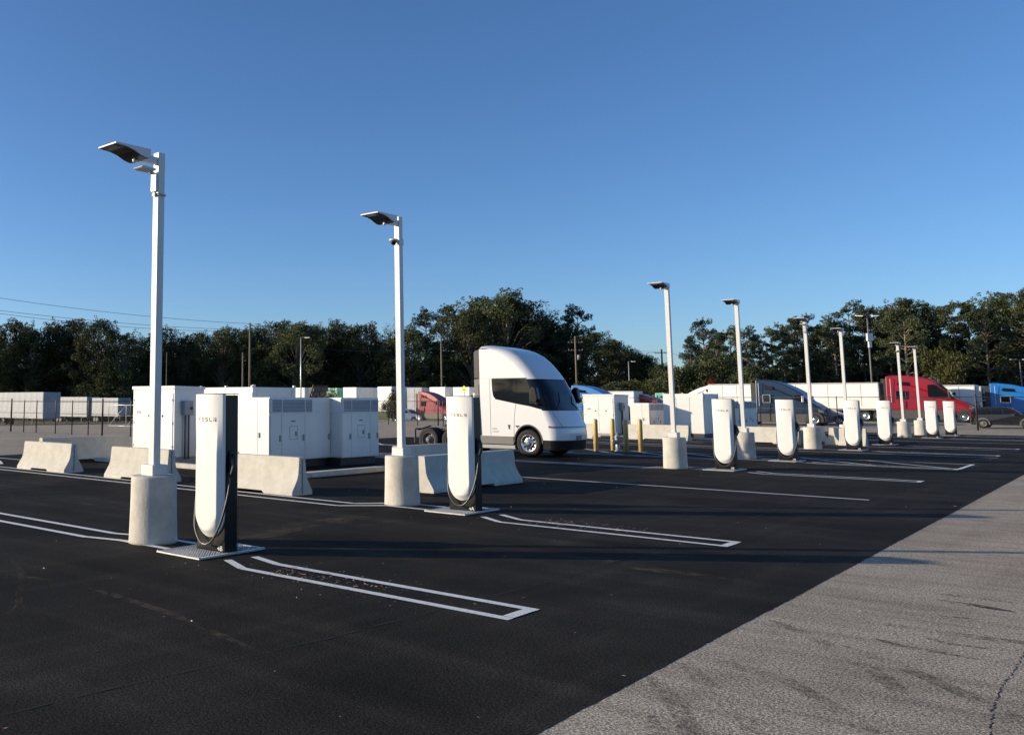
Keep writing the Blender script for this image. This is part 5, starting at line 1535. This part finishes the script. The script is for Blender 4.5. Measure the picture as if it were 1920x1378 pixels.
# deep wood behind: one uncountable mass
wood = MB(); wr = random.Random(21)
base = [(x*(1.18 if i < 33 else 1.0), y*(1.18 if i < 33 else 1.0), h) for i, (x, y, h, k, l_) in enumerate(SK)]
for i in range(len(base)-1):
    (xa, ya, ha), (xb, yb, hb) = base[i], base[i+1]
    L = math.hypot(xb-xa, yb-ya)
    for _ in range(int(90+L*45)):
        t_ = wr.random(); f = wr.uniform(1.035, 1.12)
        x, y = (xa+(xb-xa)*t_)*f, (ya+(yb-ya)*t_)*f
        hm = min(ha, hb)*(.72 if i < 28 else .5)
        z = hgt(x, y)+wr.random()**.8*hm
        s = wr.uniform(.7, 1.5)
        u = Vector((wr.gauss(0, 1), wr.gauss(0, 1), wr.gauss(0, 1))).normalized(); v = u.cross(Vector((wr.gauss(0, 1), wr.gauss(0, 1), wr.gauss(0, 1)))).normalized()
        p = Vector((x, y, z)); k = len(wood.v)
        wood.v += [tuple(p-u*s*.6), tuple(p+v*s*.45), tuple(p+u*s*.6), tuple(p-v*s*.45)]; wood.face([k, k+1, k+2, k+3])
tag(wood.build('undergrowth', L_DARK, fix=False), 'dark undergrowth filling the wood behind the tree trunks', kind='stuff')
# slender bare trunks showing in the right-hand wood
for i, (x, y, h) in enumerate([(-33.2, 164, 11), (-31.8, 163, 10), (-29.2, 160, 13), (-28.0, 158, 9), (-23.4, 166, 14), (-22.6, 165, 12), (-19.9, 162, 15), (-17.6, 166, 13), (-41.0, 146, 9), (-44.5, 143, 8), (-79, 148, 9), (-92, 147, 8), (-96, 143, 8)]):
    pass
def BLAB(i):
    return ('pine' if i % 3 == 0 else 'broadleaf')+' tree behind the viewer, '+('%s from the %s end of its line' % (['first', 'second', 'third', 'fourth', 'fifth', 'sixth', 'seventh', 'eighth', 'ninth', 'tenth', 'eleventh', 'twelfth', 'thirteenth'][i if i < 13 else 25-i], 'west' if i < 13 else 'east'))
# the wood on the sunward side of the lot, behind the camera, mirrored in the windows
for i in range(26):
    x = -175+9.5*i+RNG.uniform(-3, 3); y = -105-.25*(x+60)*(1 if x < -60 else 0)+RNG.uniform(-5, 5)
    t_ = tree('oak' if i % 3 else 'pine', x, y, RNG.uniform(11, 15), BLAB(i), wid=1.2, group='trees behind the viewer')
# bushes
def bush_mesh(seed, m, nb=26, size=.10):
    rnd = random.Random(seed); cr, tr = MB(), MB()
    for k in range(nb):
        a = rnd.uniform(0, 6.28); rr = rnd.uniform(.1, 1.1); z = rnd.uniform(.35, 2.0-.5*rr)
        c = Vector((rr*math.cos(a), rr*math.sin(a), z)); tr.tube([(0, 0, 0), c], [.04, .015], 4, cap=False)
        leaves(cr, c, (.42, .42, .34), 240, size, rnd, shell=False)
    return tr.mesh('stem', M_BARK), cr.mesh('foliage', m)
BL = [bush_mesh(31, L_BUSH), bush_mesh(32, L_BUSH), bush_mesh(33, L_OAK), bush_mesh(34, L_REDB), bush_mesh(35, L_DARK)]
def bush(x, y, s, h, v, label):
    t = thing('bush', label, 'bush', (x, y, hgt(x, y)), RNG.uniform(0, 6), 'bushes before the wood')
    t.scale = (s, s, h/2.3); link('stem', BL[v][0], t); link('foliage', BL[v][1], t)
for a in ((-88.5, 71.5, 1.6, 4.4, 1, 'upright yellowish bush behind the tall switch cabinet'), (-92.5, 87.5, 1.6, 4.4, 1, 'bush above the battery container, left of the street light'),
          (-72.5, 84.5, 1.9, 4.4, 0, 'spreading small tree between the far containers'), (-68.2, 91.5, 1.2, 4.4, 0, 'small tree just right of the second lamp post'),
          (-59.5, 112, 2.2, 5.5, 0, 'spreading bush above the semi truck hood'), (-56.5, 118, 2.4, 5.2, 0, 'bush left of the blue truck roof'), (-53.5, 122, 3.0, 5.4, 2, 'broad bush above the blue truck roof'),
          (-50.5, 124, 2.2, 6.0, 1, 'leafy bush under the small street light'), (-49, 129, 2.6, 7.0, 2, 'taller bush left of the third lamp post'), (-39.3, 118, 1.2, 5.3, 3, 'red-leaved bush above the ribbed container'),
          (-44, 122, 3.0, 7.5, 2, 'big bush right behind the third lamp post'), (-41, 126, 3.4, 9.0, 2, 'tallest bush between the third and fourth lamps'), (-36, 121, 2.2, 6.5, 2, 'bush behind the fourth lamp post'),
          (-19.8, 150, 2.7, 10.5, 1, 'olive bush catching light right of the eighth lamp')):
    bush(*a)
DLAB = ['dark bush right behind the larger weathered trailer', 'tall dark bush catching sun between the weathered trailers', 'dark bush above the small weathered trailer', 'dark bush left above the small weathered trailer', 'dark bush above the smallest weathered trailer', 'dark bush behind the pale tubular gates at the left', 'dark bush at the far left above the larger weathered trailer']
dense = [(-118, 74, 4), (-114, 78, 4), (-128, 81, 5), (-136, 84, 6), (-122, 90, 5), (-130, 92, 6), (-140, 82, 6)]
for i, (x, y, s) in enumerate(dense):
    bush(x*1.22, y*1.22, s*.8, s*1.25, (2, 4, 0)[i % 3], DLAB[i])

# ------------------------------------------------------------------ litter
M_LEAF = mat('dry_leaf', (0.34, 0.20, 0.12), 0.8, noise=.5, nscale=30)
M_CRUMB = mat('pale_crumb', (0.50, 0.47, 0.42), 0.9)
b = MB(); r = random.Random(9)
def speck(x, y, s, mi):
    a = r.uniform(0, 6.28); ca, sa = math.cos(a)*s, math.sin(a)*s
    z = .007; k = len(b.v)
    b.v += [(x-ca, y-sa, z), (x+sa*.45, y-ca*.45, z+s*r.uniform(0, .5)), (x+ca, y+sa, z+s*r.uniform(0, .4)), (x-sa*.45, y+ca*.45, z+.002)]
    b.face([k, k+1, k+2, k+3], mi)
for cy, nm in CH[:6]:
    for _ in range(170 if cy < 20 else 60):
        x = -7.1+abs(r.gauss(0, 1.0)); y = cy-.24+r.gauss(0, .20)
        if x < -4.2: speck(x, y, r.uniform(.010, .024), 0 if r.random() < .75 else 1)
    for _ in range(50):
        speck(r.uniform(-8.2, -5), cy-.6+r.gauss(0, .35), r.uniform(.008, .02), 0 if r.random() < .5 else 1)
for _ in range(420):
    speck(r.uniform(-24, -2.7), r.uniform(2, 40), r.uniform(.008, .022), 1 if r.random() < .7 else 0)
for _ in range(160):
    speck(r.uniform(-2.6, 2), r.uniform(2, 25), r.uniform(.006, .016), 0 if r.random() < .5 else 1)
tag(b.build('leaf_litter', [M_LEAF, M_CRUMB], fix=False), 'dry leaves and pale crumbs scattered on the asphalt', kind='stuff')
